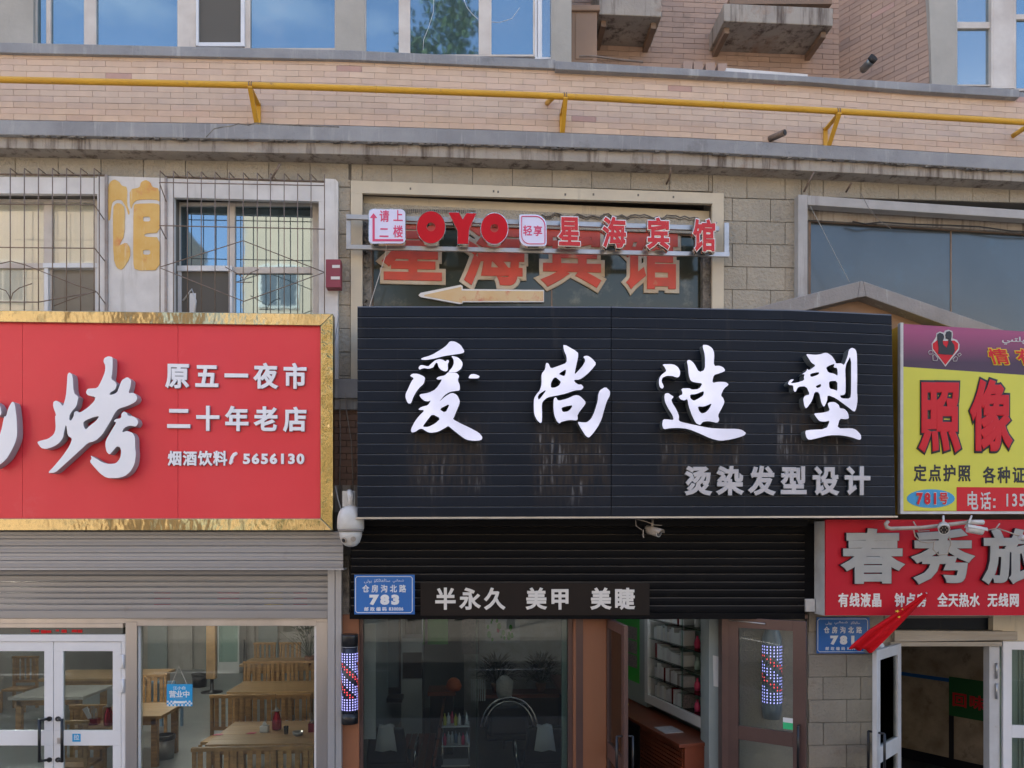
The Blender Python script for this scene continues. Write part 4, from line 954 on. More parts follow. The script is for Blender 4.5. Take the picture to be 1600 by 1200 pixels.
# ---- red lettering on the middle window: fixed to the glass
WL = thing('window_lettering', 'large faded red cut-out characters with cream outlines on the upstairs glass', 'lettering', (PX(820, .1), .1, PZ(450, 820, .1)))
for ch, cx, cy, W_, H_ in (('星', 645, 391, 96, 100), ('海', 771, 395, 98, 104), ('宾', 894, 397, 98, 104), ('馆', 1017, 400, 92, 106)):
    glyph(ch, cx, cy, W_, H_, .128, 'faded_cream', WL, depth=.01, bold=.094, bz=.12)
    glyph(ch, cx, cy, W_, H_, .128 - .020, 'faded_red', WL, depth=.01, bold=.032, bz=.12)
AR = thing('arrow_sign', 'pencil-shaped orange arrow board pointing left under the faded red characters', 'sign', (PX(750, .1), .1, PZ(470, 750, .1)))
G().pp([(654, 461), (657, 457.5), (720, 445), (723, 447), (723, 451.5), (850, 453), (850, 472), (723, 472), (723, 474), (718, 475), (657, 464)], .10, .028).build('board', 'white_edge', AR)
G().pp([(662, 461), (721, 448), (721, 454), (849, 455), (849, 470), (722, 470), (722, 473), (664, 462.5)], .096, .004).build('face', 'arrow', AR)

# ---- hotel light-box letters on a steel rack
YO = -.16
RK = thing('letter_rack', 'pair of square steel rails bracketed to both sides of the middle window', 'sign rack', (PX(840, YO), YO, PZ(380, 840, YO)))
def srail(px0, y0, px1, y1, th_): G().pp([(px0, y0 + th_), (px1, y1 + th_), (px1, y1), (px0, y0)], YO, .03).build('rail', 'steel_sign', RK, bevel=.003)
srail(541, 334.5, 1124, 353, 7.5); srail(541, 382, 1140, 394, 7)
G().pp([(541, 389), (548, 389), (548, 335), (541, 335)], YO + .02, .03).build('bracket', 'steel_sign', RK); G().pp([(1132, 400), (1139, 400), (1139, 348), (1132, 348)], YO + .02, .03).build('bracket', 'steel_sign', RK)
g = G()
for x, y in ((545, 338), (545, 386), (1136, 352), (1136, 397)): g.tube([P(x, y, YO + .03), P(x, y, .02)], .008, 6)
g.build('bolts', 'rust_bar', RK, kind='stuff')
YF = YO - .10
def rrect(x0, y0, x1, y1, r, n=5, rs=(1, 1, 1, 1)):
    out = []
    for k, (cx, cy, a0) in enumerate(((x1 - r * rs[0], y0 + r * rs[0], -90), (x1 - r * rs[1], y1 - r * rs[1], 0), (x0 + r * rs[2], y1 - r * rs[2], 90), (x0 + r * rs[3], y0 + r * rs[3], 180))):
        for i in range(n + 1):
            a = R(a0 + 90 * i / n); out.append((cx + r * rs[k] * math.cos(a), cy + r * rs[k] * math.sin(a)))
    return out[::-1]
T1 = thing('direction_sign', 'small white light box with a red arrow bent upward, first on the rack', 'sign', tuple(P(605, 380, YF)))
G().pp(rrect(576, 326, 634, 381, 7), YF, .06).build('box', 'chrome', T1); G().pp(rrect(577, 327, 633, 380, 6.5), YF - .004, .004).build('face', 'light_box', T1)
G().pp([(582, 377), (630, 377), (630, 373.5), (585.5, 373.5), (585.5, 340.5), (589.5, 340.5), (583.5, 333), (578, 340.5), (582, 340.5)], YF - .007, .003).build('arrow', 'pink', T1)
for ch, x, y, h in (('请', 600.5, 337.5, 19), ('二', 600, 363, 19), ('上', 622, 337, 19), ('楼', 622, 361.5, 20)): glyph(ch, x, y, 15.5 if ch != '二' else 15, h, YF - .004, 'pink', T1, depth=.02, bold=.018)
def ring(cx, cy, rx, ry, hx, hy, hr, label):
    t = thing('ring_letter', label, 'sign letter', tuple(P(cx, cy + ry, YF)))
    n = 36
    for (kx, Y, th_, m, nm) in ((1.04, YF, .07, 'chrome', 'rim'), (1.0, YF - .004, .004, 'oyo_red', 'face')):
        g = G(); o = []; i_ = []
        for k in range(n):
            a = -2 * math.pi * k / n
            o.append(P(cx + rx * kx * math.cos(a), cy + ry * kx * math.sin(a), Y)); i_.append(P(hx + hr * math.cos(a), hy + hr * math.sin(a), Y))
        bs = len(g.v)
        for L in (o, i_): g.v += [tuple(p) for p in L]
        for L in (o, i_): g.v += [(p[0], p[1] + th_, p[2]) for p in L]
        for k in range(n):
            j = (k + 1) % n
            g.face((k, j, n + j, n + k)); g.face((2 * n + k, 3 * n + k, 3 * n + j, 2 * n + j)); g.face((k, 2 * n + k, 2 * n + j, j)); g.face((n + k, n + j, 3 * n + j, 3 * n + k))
        g.build(nm, m, t)
ring(673.5, 355, 22, 25, 673.5, 354.5, 7, 'round red letter O beside the white arrow box')
ring(772.5, 357, 21, 24, 772.5, 356.5, 6.5, 'round red letter O beside the small leaf-shaped box')
T = thing('letter_y', 'red letter Y standing between two round red letters', 'sign letter', tuple(P(722, 381, YF)))
yy = [(701, 332), (717, 332), (723, 343), (729, 333), (744, 333.5), (733, 357), (731.5, 381), (715, 381), (715, 360)]
G().pp([(x + (x - 722) * .05, y + (y - 357) * .05) for x, y in yy][::-1], YF, .07).build('rim', 'chrome', T); G().pp(yy[::-1], YF - .004, .004).build('face', 'oyo_red', T)
T = thing('leaf_sign', 'small white leaf-shaped light box with a pink border and two characters', 'sign', tuple(P(832, 385, YF)))
G().pp(rrect(811.5, 335, 854, 385, 18, rs=(1, .3, .75, .12)), YF, .06).build('box', 'chrome', T); G().pp(rrect(812, 335.5, 853.5, 384.5, 18, rs=(1, .3, .75, .12)), YF - .004, .004).build('face', 'light_box', T)
outl = [P(x, y, YF - .007) for x, y in rrect(815, 338, 851.5, 381, 15, rs=(1, .2, .85, .1))]
G().tube(outl + [outl[0]], .005, 4).build('border', 'pink', T)
glyph('轻', 824.5, 360, 14.5, 17, YF - .004, 'pink', T, depth=.02, bold=.02); glyph('享', 840.5, 360.5, 14.5, 17, YF - .004, 'pink', T, depth=.02, bold=.02)
for ch, cx, cy, W_, H_, lb in (('星', 890, 361, 36, 49, 'first small red tube character, right of the leaf-shaped box'), ('海', 960, 363, 38, 50, 'second small red tube character, over the middle of the glass'), ('宾', 1029, 364.5, 37, 51, 'third small red tube character, left of the last one'), ('馆', 1101, 367.5, 37, 52, 'last small red tube character, over the right window edge')):
    T = thing('tube_character', lb, 'sign letter', tuple(P(cx, cy + H_ / 2, YF)), 'small red characters on the rack')
    glyph(ch, cx, cy, W_, H_, YF + .05, ['white_edge', 'chrome'], T, depth=.30, bold=.062, name='rim')
    glyph(ch, cx, cy, W_, H_, YF + .05 - .311 * (W_ * (YF + .05 + DW) / F), 'peeled_red', T, depth=.02, bold=.030, name='face')
T = thing('wire', 'thin slack wire hanging from the arrow box to the black sign', 'wire', tuple(P(575, 478, -.1)))
G().tube([P(604, 381, YF + .03), P(602, 400, -.12), P(592, 432, -.12), P(577, 480, -.12)], .004, 5).build('strand', 'wframe', T)
# ---- small red box and white letter board, slat label boards
T = thing('junction_box', 'small dusty red box with white marks on the white pilaster', 'junction box', tuple(P(520, 450, -.16)))
G().pr(509, 405, 532, 449, -.16, .11).build('box', mat('box_red', (.30, .05, .075), .6, col2=(.25, .05, .065), ns=5), T, bevel=.004)
g = G()
for x0_, x1_, y in ((519, 531, 414), (517, 531, 432)): g.pr(x0_, y, x1_, y + 4.5, -.163, .003)
g.build('mark', 'white_letter', T, kind='stuff')

# ---- house-number plates
def plate(px0, py0, px1, py1, Y, num, label, xs, uy):
    t = thing('house_number_plate', label, 'number plate', tuple(P((px0 + px1) / 2, py1, Y)), 'blue house number plates')
    G().pr(px0, py0, px1, py1, Y, .006).build('plate', 'plate_blue', t, bevel=.002)
    w_, h_ = px1 - px0, py1 - py0
    a0, b0, a1, b1 = px0 + w_ * .022, py0 + h_ * .045, px1 - w_ * .04, py1 - h_ * .045; c_ = 2.6
    lo = [(a0 + c_, b0), (a1 - c_, b0), (a1, b0 + c_), (a1, b1 - c_), (a1 - c_, b1), (a0 + c_, b1), (a0, b1 - c_), (a0, b0 + c_), (a0 + c_, b0)]
    G().tube([P(x, y, Y - .001) for x, y in lo], .0042, 4).build('border', 'plate_white', t)
    X = lambda f: px0 + w_ * f
    Z = lambda f: py0 + h_ * f
    tfit(uy[0], X(.165), Z(.12), X(.29), Z(.215), Y, 'plate_white', t, depth=.02, bold=.0); tfit(uy[1], X(.33), Z(.10), X(.59), Z(.20), Y, 'plate_white', t, depth=.02, bold=.0); tfit(uy[2], X(.64), Z(.11), X(.82), Z(.205), Y, 'plate_white', t, depth=.02, bold=.0)
    tline('仓房沟北路', X(.19), X(.80), Z(.35), w_ * .115, h_ * .20, Y, 'plate_white', t, depth=.02, bold=.022)
    digits(num, X(.245), X(.765), Z(.50), Z(.76), Y, 'plate_white', t, depth=.02, bold=.075)
    tline('邮政编码', X(.20), X(.50), Z(.865), w_ * .075, h_ * .105, Y, 'plate_white', t, depth=.02, bold=.03)
    digits('830006', X(.57), X(.815), Z(.82), Z(.905), Y, 'plate_white', t, depth=.02, bold=.03)
U1, U2, U3 = '\uFEF0\uFEDF\uFEEE\uFEF3', '\uFBD8\uFB95\uFBD5\uFE8E\uFED4\uFBD5\uFE8E\uFEB3', '\uFEF2\uFBE9\uFEDF\uFE8E\uFEE4\uFBE9\uFEB7'
plate(553.5, 898, 648, 960, -.25, '783', 'blue house number plate reading 783 on the black shutter', 0, (U1, U2, U3))
plate(1276, 964.5, 1359, 1021, -.03, '781', 'blue house number plate reading 781, partly behind the red flag', 0, (U1, U3, U2))

# ================================================================ SHOPFRONTS
# ---- restaurant
RF = thing('restaurant_shopfront', 'grey shuttered restaurant front with white double doors under the red sign', 'shopfront', (PX(250), 0, 0))
Yr = -.30
def corr(g, px0, px1, ys, Y, dy, t):     # corrugated course: list of (y, forward offset)
    n = len(ys); base = len(g.v); X = (px0, px1)
    for i, (y, o_) in enumerate(ys):
        for x in X: g.v.append(tuple(P(x, y, Y + o_)))
    for i in range(n - 1):
        a = base + 2 * i; g.face((a, a + 1, a + 3, a + 2), False)
    q = len(g.v); k = base + 2 * (n - 1)
    g.v += [tuple(P(px0, ys[0][0], Y + t)), tuple(P(px1, ys[0][0], Y + t)), tuple(P(px0, ys[-1][0], Y + t)), tuple(P(px1, ys[-1][0], Y + t))]
    g.face((base, q, q + 1, base + 1)); g.face((k + 1, q + 3, q + 2, k)); g.face((q + 2, q + 3, q + 1, q))
    g.face([base + 2 * i for i in range(n)][::-1] + [q, q + 2][:0] + []) if False else None
    g.face([base + 2 * i for i in range(n)] + [q + 2, q]); g.face([base + 2 * i + 1 for i in range(n - 1, -1, -1)] + [q + 1, q + 3])
    return g
ys_ = [(830, 0), (841, 0), (843, .006), (845, 0), (859, 0), (861, .006), (863, 0), (868, 0), (870, .006), (872, 0), (876, 0), (877.5, .006), (879, 0), (884, 0), (889, -.012)]
for i in range(0, 5):
    a = [830, 842, 853, 864, 876][i]; b_ = [842, 853, 864, 876, 888][i]
    corr(G(), -260, 536, [(a + .2, .004), (a + 1.0, 0), ((a + b_) / 2 - 1, -.001), ((a + b_) / 2, .0012), ((a + b_) / 2 + 1.2, -.001), (b_ - .8, 0), (b_ - .15, .004)], Yr, 0, .22).build('box_course', 'shutter_grey', RF)
G().pr(-260, 888, 537, 890.5, Yr - .01, .25).build('box_lip', 'rail_grey', RF)
sl = [890, 899, 909, 917.5, 926.5, 935.5, 944.5, 954.5]
for a, b_ in zip(sl, sl[1:]):
    corr(G(), -260, 512, [(a + .2, .007), (a + 1.0, .001), (a + 3.0, -.0010), ((a + b_) / 2, -.0016), (b_ - 2.0, -.0008), (b_ - .3, .004)], -.085, 0, .04).build('shutter_slat', 'shutter_grey', RF)
G().pr(-260, 954, 512, 966, -.10, .06).build('bottom_bar', 'shutter_grey', RF, bevel=.003)
g = G(); g.pr(512, 890, 523, 1290, -.13, .14); g.build('guide_rail', 'rail_grey', RF, bevel=.002)
g = G(); g.pr(524, 890, 533.5, 1290, -.125, .13); g.build('guide_rail', 'rail_grey', RF, bevel=.002)
g = G(); g.pr(-260, 966, 512, 974, -.02, .10); g.pr(-260, 974, 192, 981, -.02, .10); g.build('steel_header', 'steel', RF, bevel=.003)
g = G(); g.pr(196, 972, 214, 1290, -.035, .13); g.pr(494, 972, 512, 1290, -.03, .12); g.pr(214, 968.5, 494, 978, -.03, .12); g.build('steel_frame', 'steel', RF, bevel=.003)
G().pr(214, 978, 494, 1240, .05, .010).build('pane', 'glass', RF)
g = G(); g.pr(214, 978, 217, 1240, .0, .09); g.pr(491, 978, 494.2, 1240, .0, .09); g.build('glazing_bead', 'wframe_white', RF)
g = G(); g.pr(-260, 981, 192, 991.5, .0, .06); g.build('transom_light', 'pane_grey', RF)
g = G(); 
for x0_, x1_, y0_, y1_ in ((48, 61, 984, 988), (64, 72, 984.5, 989.5), (72.6, 80, 985, 989), (87, 92, 984, 986.5), (96, 104, 984, 988.5), (112, 120, 984, 988), (121, 128.5, 984, 988.5)): g.pr(x0_, y0_, x1_, y1_, -.004, .003)
g.build('sticker_remnant', 'oyo_red', RF, kind='stuff')
g = G(); g.pr(-260, 991.5, 196, 1002.5, -.012, .08); g.pr(189.5, 1002.5, 196, 1290, -.012, .08); g.build('door_frame', 'door_white', RF, bevel=.003)
def leaf(px0, px1, pan, Y, name='door_leaf'):
    g = G(); a, b_ = pan
    g.pr(px0, 1003, px1, 1017.5, Y, .045); g.pr(px0, 1141.5, px1, 1165, Y, .045); g.pr(px0, 1017.5, a, 1141.5, Y + .001, .043); g.pr(b_, 1017.5, px1, 1141.5, Y + .001, .043)
    g.pr(px0, 1165, a, 1292, Y + .001, .043); g.pr(b_, 1165, px1, 1292, Y + .001, .043); g.pr(a, 1275, b_, 1292, Y + .001, .043)
    o = g.build(name, 'door_white', RF, bevel=.003)
    G().pr(a, 1017.5, b_, 1141.5, Y + .02, .006).build('pane', 'glass_dark', o); G().pr(a, 1165, b_, 1275, Y + .02, .006).build('pane', 'glass_dark', o)
    return o
L1 = leaf(-85, 83, (-70, 69), .0); L2 = leaf(84, 189, (98.5, 176), .0)
leaf(-260, -86, (-245, -100), .0)
def dhandle(px, y0, y1, Y, par_, m='black_plastic', side=1, o_=9):
    g = G(); p0, p1 = P(px, y0, Y - .07), P(px, y1, Y - .07)
    g.tube([p0 + Vector((0, 0, .012)), p1 - Vector((0, 0, .012))], .0155, 8)
    for y in (y0, y1):
        q = P(px, y, Y - .07); e = P(px + o_ * side, y - 2, Y); g.tube([q, Vector((q.x * .6 + e.x * .4, Y - .06, q.z)), Vector((e.x, Y, e.z))], .014, 8)
        g.tube([Vector((e.x, Y - .012, e.z)), Vector((e.x, Y + .001, e.z))], .026, 10)
    return g.build('handle', m, par_)
dhandle(61.5, 1125, 1189, .0, L1, side=1, o_=16); dhandle(97, 1125, 1189, .0, L2, side=-1, o_=6)
g = G(); g.pr(89, 1153, 94, 1162, -.008, .01); g.build('lock', 'steel', L2, bevel=.002)
for y in (1024, 1062):
    g = G(); g.pr(184, y, 195, y + 20, -.022, .012); g.tube([P(192, y - 1, -.03), P(192, y + 21, -.03)], .012, 8); g.build('hinge', 'door_white', L2)
G().pr(113, 1146.5, 126, 1159, -.002, .002).build('pull_sticker', 'sky_sticker', L2)
glyph('拉', 119.5, 1152, 8.5, 8.5, -.002, 'plate_white', L2, depth=.01, bold=.012)
# ---- hanging OPEN board inside the glass
T = thing('open_board', 'small blue open-for-business board hanging on a string inside the restaurant glass', 'sign', tuple(P(281, 1104, .04)))
Yq = .035
G().pr(260.5, 1069, 300.5, 1103.5, Yq, .006).build('board', 'sky_sticker', T)
tfit('江小白', 271, 1072.5, 289, 1077.5, Yq, 'plate_white', T, depth=.01, bold=.01); tline('营业中', 269.5, 291, 1084.5, 11, 11, Yq, 'plate_white', T, depth=.01, bold=.02)
tfit('OPENING', 271, 1090, 290, 1093, Yq, 'plastic_blue', T, depth=.01, bold=0)
g = G()
for i in range(14):
    for j in range(3):
        if (i + j) % 2 == 0 and not (4 < i < 10 and j < 2): g.pr(260.7 + i * 2.84, 1095 + j * 2.8, 263.4 + i * 2.84, 1097.7 + j * 2.8, Yq - .002, .002)
g.pr(271, 1095.5, 289, 1099, Yq - .003, .002); g.build('checks', 'plate_white', T, kind='stuff')
G().tube([P(268, 1069, Yq), P(279.5, 1041, Yq), P(292, 1069, Yq)], .0018, 4).build('string', 'white_letter', T)

# ---- salon
SF = thing('salon_shopfront', 'hair salon front with half-raised black shutter, brown pillar and glass doors', 'shopfront', (PX(900), 0, 0))
G().pr(545, 812, 1262, 822, -.34, .32).build('shutter_box', 'shutter_black', SF)
ysl = [822 + i * 12.35 for i in range(12)]
for i in range(11):
    a, b_ = ysl[i], ysl[i + 1]
    g = G(); g.v = []
    pr_ = [(a + .3, .014), (a + 1.6, 0), ((a + b_) / 2, -.004), (b_ - 2, 0), (b_ - .6, .004), (b_ - .1, .012)]
    base = corr(g, 548, 1257, pr_, -.20, 0, .03)
    o = g.build('shutter_slat', ['shutter_black', 'shutter_edge_lit'], SF)
    o.data.polygons[0].material_index = 1
G().pr(546, 957.5, 1258, 967.5, -.215, .06).build('bottom_bar', 'shutter_black', SF, bevel=.004)
g = G(); g.pp([(1257, 818), (1275, 818), (1275, 955), (1257, 955)], -.17, .17); g.build('guide_rail', 'shutter_black', SF)
g = G(); g.pr(1259, 936, 1274, 956, -.22, .2); g.build('rail_foot', 'frame_white', SF, bevel=.006)
g = G(); g.pr(534, 866, 546, 990, -.05, .07); g.build('conduit_strip', 'peel', SF)
Tp = G().pp([(657, 962), (1015, 961), (1015, 911), (657, 911)], -.225, .012).build('strip_board', 'brown_strip', SF)
for s__, x0_, x1_ in (('半永久', 696, 773), ('美甲', 838, 875), ('美睫', 939, 976)): tline(s__, x0_, x1_, 935.5, 33, 35, -.226, 'white_letter', SF, depth=.04, bold=.032)
# glazing, pillars
g = G(); g.pr(533, 960, 561, 1290, -.06, .16); g.build('pillar', 'brown_panel', SF, bevel=.004)
g = G(); g.pr(561, 962, 567, 1290, -.03, .10); g.pr(888, 962, 896, 1290, -.03, .10); g.pr(561, 960, 1262, 967, -.02, .09); g.build('window_frame', 'brown_alu', SF, bevel=.003)
g = G(); g.pr(896, 962, 948, 1290, -.08, .30); g.build('pillar', 'brown_panel', SF, bevel=.006)
g = G(); g.pr(900, 966, 911, 1290, -.084, .004); g.build('pillar_trim', 'brown_alu', SF)
G().pr(567, 967, 888, 1290, .03, .010).build('pane', 'glass_dark', SF)
G().pr(744, 967, 746, 1290, .022, .025).build('pane_joint', 'glass_shelf', SF)
G().pr(567, 975, 587, 1155, .34, .02).build('white_strip', 'white_gloss', SF)
G().pr(878, 967, 889, 1290, .12, .05).build('mirror_strip', 'teal_shelf', SF)
g = G(); g.pr(1108, 962, 1134, 1290, .16, .30); g.build('jamb', 'wall_salon', SF)
G().pp([(1115, 1072), (1134, 1076), (1133, 1028), (1114, 1024)], .155, .004).build('notice', 'white_gloss', SF)
g = G(); g.pr(1128, 962, 1140, 1290, -.03, .12); g.build('door_frame', 'brown_alu', SF, bevel=.003); G().pr(944, 962, 950, 1290, -.03, .12).build('door_frame', 'brown_alu', SF, bevel=.003)
g = G(); g.pr(1140, 962, 1262, 1290, .06, .1); g.build('side_wall', 'stone_low', SF)
def swing(name, pxh, Yh, w_, ang, ztop, mf, parent, rails, m_pane='glass', label=None, dirn=1):
    """door leaf: hinge at pixel pxh on plane Yh, swung by ang (0 = along +X, 90 = straight out to the street)"""
    H = Vector((PX(pxh, Yh), Yh, 0)); d = Vector((math.cos(R(ang)), -math.sin(R(ang)), 0)); n = Vector((-d.y, d.x, 0)) * .022
    def slab(g, s0, s1, z0, z1, th_=1.0):
        a, b_ = H + d * s0, H + d * s1
        g.hexa([Vector((p.x, p.y, z)) - n * th_ for p, z in ((a, z0), (b_, z0), (b_, z1), (a, z1))], [Vector((p.x, p.y, z)) + n * th_ for p, z in ((a, z0), (b_, z0), (b_, z1), (a, z1))])
    st = rails['stile']; g = G()
    slab(g, 0, st, 0.03, ztop); slab(g, w_ - st, w_, .03, ztop); slab(g, st, w_ - st, ztop - rails['top'], ztop, .98)
    slab(g, st, w_ - st, rails['mid'][0], rails['mid'][1], .98); slab(g, st, w_ - st, .03, .2, .98)
    o = g.build(name, mf, parent, bevel=.003, label=label)
    for z0, z1 in ((.2, rails['mid'][0]), (rails['mid'][1], ztop - rails['top'])):
        g = G(); slab(g, st, w_ - st, z0, z1, .15); g.build('pane', m_pane, o)
    hz0, hz1 = rails['handle']
    for sgn in (1, -1):
        g = G(); q = H + d * (w_ - st * .5); nn_ = n.normalized() * .08 * sgn
        a, b_ = Vector((q.x, q.y, hz0)), Vector((q.x, q.y, hz1))
        g.tube([a + nn_, b_ + nn_], .014, 8); g.tube([a, a + nn_], .012, 6); g.tube([b_, b_ + nn_], .012, 6); g.build('handle', 'black_plastic', o)
    return o, H, d, n
zt_s = HC - (966 - HY) / F * 8.0
o1, H1, d1_, n1 = swing('door_leaf', 949, 0.0, .82, 88, zt_s, 'brown_alu', SF, dict(stile=.10, top=.10, mid=(.85, 1.02), handle=(.80, 1.25)), label='open left door leaf seen edge on')
o2, H2, d2_, n2 = swing('door_leaf', 1136, 0.0, .83, 37, zt_s, 'brown_alu', SF, dict(stile=.13, top=.11, mid=(1.02, 1.17), handle=(.82, 1.26)), label='open right door leaf with a glowing pole behind its glass')
g = G(); g.tube([Vector((H2.x - .02, .0, zt_s - .03)), H2 + d2_ * .42 - n2 * 1.6 + Vector((0, 0, zt_s - .05))], .009, 6); g.build('door_closer', 'steel_sign', SF)
q = H2 + d2_ * .66 - n2 * .4; st_g = G()
zq = 1.20
for k, (z0, z1, m) in enumerate(((zq, zq + .07, 'plastic_green'), (zq + .07, zq + .12, 'white_gloss'))):
    a = H2 + d2_ * .60 - n2 * .7; c_ = H2 + d2_ * .70 - n2 * .7
    G().hexa([(a.x, a.y, z0), (c_.x, c_.y, z0), (c_.x, c_.y, z1), (a.x, a.y, z1)], [(a.x, a.y + .003, z0), (c_.x, c_.y + .003, z0), (c_.x, c_.y + .003, z1), (a.x, a.y + .003, z1)]).build('sticker', m, o2)
# barber poles
def barber(px, y0, y1, r_, Y, label, r1=None):
    c = P(px, y1, Y); zt2 = P(px, y0, Y).z; h = zt2 - c.z
    t = thing('barber_pole', label, 'barber pole', (c.x, c.y, c.z), 'glowing barber poles')
    if r1: G().lathe([(r_ * .9, 0), (r_, .1 * h), (r_, .78 * h), (r1, .88 * h), (r1, h)], (c.x, c.y, c.z), 24).build('housing', 'pole_grey', t)
    else:
        G().lathe([(r_, .12 * h), (r_, .865 * h)], (c.x, c.y, c.z), 24).build('tube', 'pole_body', t)
        G().lathe([(r_ * 1.04, 0), (r_ * 1.04, .12 * h)], (c.x, c.y, c.z), 24).build('cap', 'black_plastic', t)
        G().lathe([(r_ * 1.04, .865 * h), (r_ * 1.04, .985 * h), (r_ * 1.0, h)], (c.x, c.y, c.z), 24).build('cap', 'black_plastic', t)
        G().lathe([(r_ * 1.06, .86 * h), (r_ * 1.06, .867 * h)], (c.x, c.y, c.z), 24).build('band', 'steel_sign', t)
    W_, Rd = G(), G(); rr = r_ + .0015; z0 = .15 * h; z1 = (.80 if not r1 else .72) * h; rows = 23 if not r1 else 19
    for i in range(rows):
        z = z0 + (z1 - z0) * (i + .5) / rows; f = i / rows
        for j in range(18):
            a = 2 * math.pi * j / 18
            if math.sin(a) > .25: continue
            s_ = (z - z0) / (z1 - z0) * 2.6 + a / math.pi * .9
            if .2 < f < .8:
                ph = s_ % 1.0; kind = Rd if ph < .22 else (W_ if .30 < ph < .78 else None)
            else: kind = W_
            if kind is None: continue
            d = Vector((math.cos(a), math.sin(a), 0)); tt = Vector((-d.y, d.x, 0)) * .0046; p = Vector((c.x, c.y, c.z + z)) + d * rr; up = Vector((0, 0, (z1 - z0) / rows * .22))
            n = len(kind.v); kind.v += [tuple(p - tt - up), tuple(p + tt - up), tuple(p + tt + up), tuple(p - tt + up)]; kind.face((n, n + 1, n + 2, n + 3))
    W_.build('white_leds', 'led_white', t, kind='stuff'); Rd.build('red_leds', 'led_red', t, kind='stuff')
barber(546.5, 991, 1130, .083, -.16, 'slim black barber pole with glowing dots on the brown pillar left of the salon window')
barber(1206, 962, 1122, .105, -.04, 'wide grey barber pole glowing behind the glass of the open salon door', r1=.07)

# ---- guesthouse entrance
HF = thing('hostel_shopfront', 'old white guesthouse doorway with a wooden lintel, its doors standing open', 'shopfront', (PX(1480), 0, 0))
G().pr(1396, 962, 1552, 984, .05, .1).build('transom_light', 'slat_black', HF)
g = G(); g.pp([(1398, 1003), (1590, 1000), (1590, 987), (1398, 985)], -.06, .18); g.pr(1392, 1003, 1566, 1010, -.04, .12); g.build('lintel', mat('old_wood', (.42, .37, .30), .8, col2=(.33, .28, .22), ns=5, aniso=(.3, 1, 6), bump=(30, .6, .01, (.2, 1, 4))), HF, bevel=.004)
g = G(); g.pr(1552, 962, 1566, 985, -.03, .12); g.pr(1566, 962, 1620, 1003, -.02, .12); g.build('pier', 'cream', HF)
g = G(); g.pr(1398, 1010, 1405, 1290, -.01, .10); g.build('door_frame', 'door_old', HF, bevel=.003); g = G(); g.pr(1546, 1010, 1562, 1290, -.015, .10); g.build('door_frame', 'door_old', HF, bevel=.003)
o3, H3, d3_, n3 = swing('door_leaf', 1405, -.02, .78, 138, HC - (1012 - HY) / F * 7.9, 'door_old', HF, dict(stile=.11, top=.11, mid=(.85, 1.02), handle=(.75, 1.18)), label='left door leaf swung open to the street')
o4, H4, d4_, n4 = swing('door_leaf', 1566, -.02, .78, 12, HC - (1008 - HY) / F * 8, 'door_white', HF, dict(stile=.09, top=.09, mid=(.98, 1.12), handle=(.75, 1.18)), label='right door leaf with a green curtain behind its glass')
for y in (1036, 1068): 
    g = G().tube([P(1557, y, -.03), P(1557, y + 24, -.03)], .012, 8); g.build('hinge', 'steel_sign', HF)
G().tube([P(1352, 1016, -.02), P(1366, 1016, -.18), P(1378, 1008, -.3)], .03, 8).build('flag_holder', 'frame_white', HF)
# curtain behind the right leaf
g = G(); nX = 40; a = PX(1585, .06)
for i in range(nX):
    x0_ = a + i * .035; g.box(x0_, x0_ + .035, .30 + .02 * math.sin(i * 1.3), .32 + .02 * math.sin(i * 1.3), .1, 2.15)
g.build('curtain', mat('curtain_green', (.30, .36, .29), .9, col2=(.24, .30, .24), ns=6, aniso=(6, 1, .2)), HF)
g = G(); g.tube([P(1463, 918, YH - .05), P(1372, 1016, -.12)], .010, 8)
FL = thing('red_flag', 'red flag with small yellow stars hanging slanted in front of the guesthouse plate', 'flag', tuple(P(1376, 1012, -.15)))
G().tube([P(1448, 926, YH - .16), P(1362, 1018, -.12)], .009, 8).build('flagpole', 'steel_sign', FL)
g = G(); nU, nV = 18, 8
ed0 = [(1446, 926), (1407, 952), (1357, 984), (1326, 1012)]; ed1 = [(1450, 930), (1431, 950), (1401, 981), (1362, 1019.5)]
def ipl(e, t):
    t *= len(e) - 1; i = min(int(t), len(e) - 2); f = t - i
    return (e[i][0] * (1 - f) + e[i + 1][0] * f, e[i][1] * (1 - f) + e[i + 1][1] * f)
for i in range(nU + 1):
    p0, p1 = ipl(ed0, i / nU), ipl(ed1, i / nU)
    for j in range(nV + 1):
        f = j / nV; Y = -.64 + .06 * i / nU + .032 * math.sin(f * 13 + i * .22) * (.2 + i / nU)
        g.v.append(tuple(P(p0[0] * (1 - f) + p1[0] * f, p0[1] * (1 - f) + p1[1] * f + (1.5 * math.sin(f * 7) + (2.2 * math.sin(f * 15 + 1) if i == nU else 0)) * i / nU, Y)))
for i in range(nU):
    for j in range(nV):
        a = i * (nV + 1) + j; g.face((a, a + 1, a + nV + 2, a + nV + 1), True)
fo = g.build('cloth', 'flag_red', FL); md = fo.modifiers.new('thickness', 'SOLIDIFY'); md.thickness = .003
for cx, cy, r_ in ((1402, 955, 4.2), (1405, 964, 3.2), (1410, 952, 2)):
    pts = [(cx + r_ * (1 if k % 2 == 0 else .4) * math.cos(k * math.pi / 5), cy - .6 * r_ * (1 if k % 2 == 0 else .4) * math.sin(k * math.pi / 5)) for k in range(10)]
    G().pp(pts, -.685, .003).build('star', 'flag_yellow', FL)

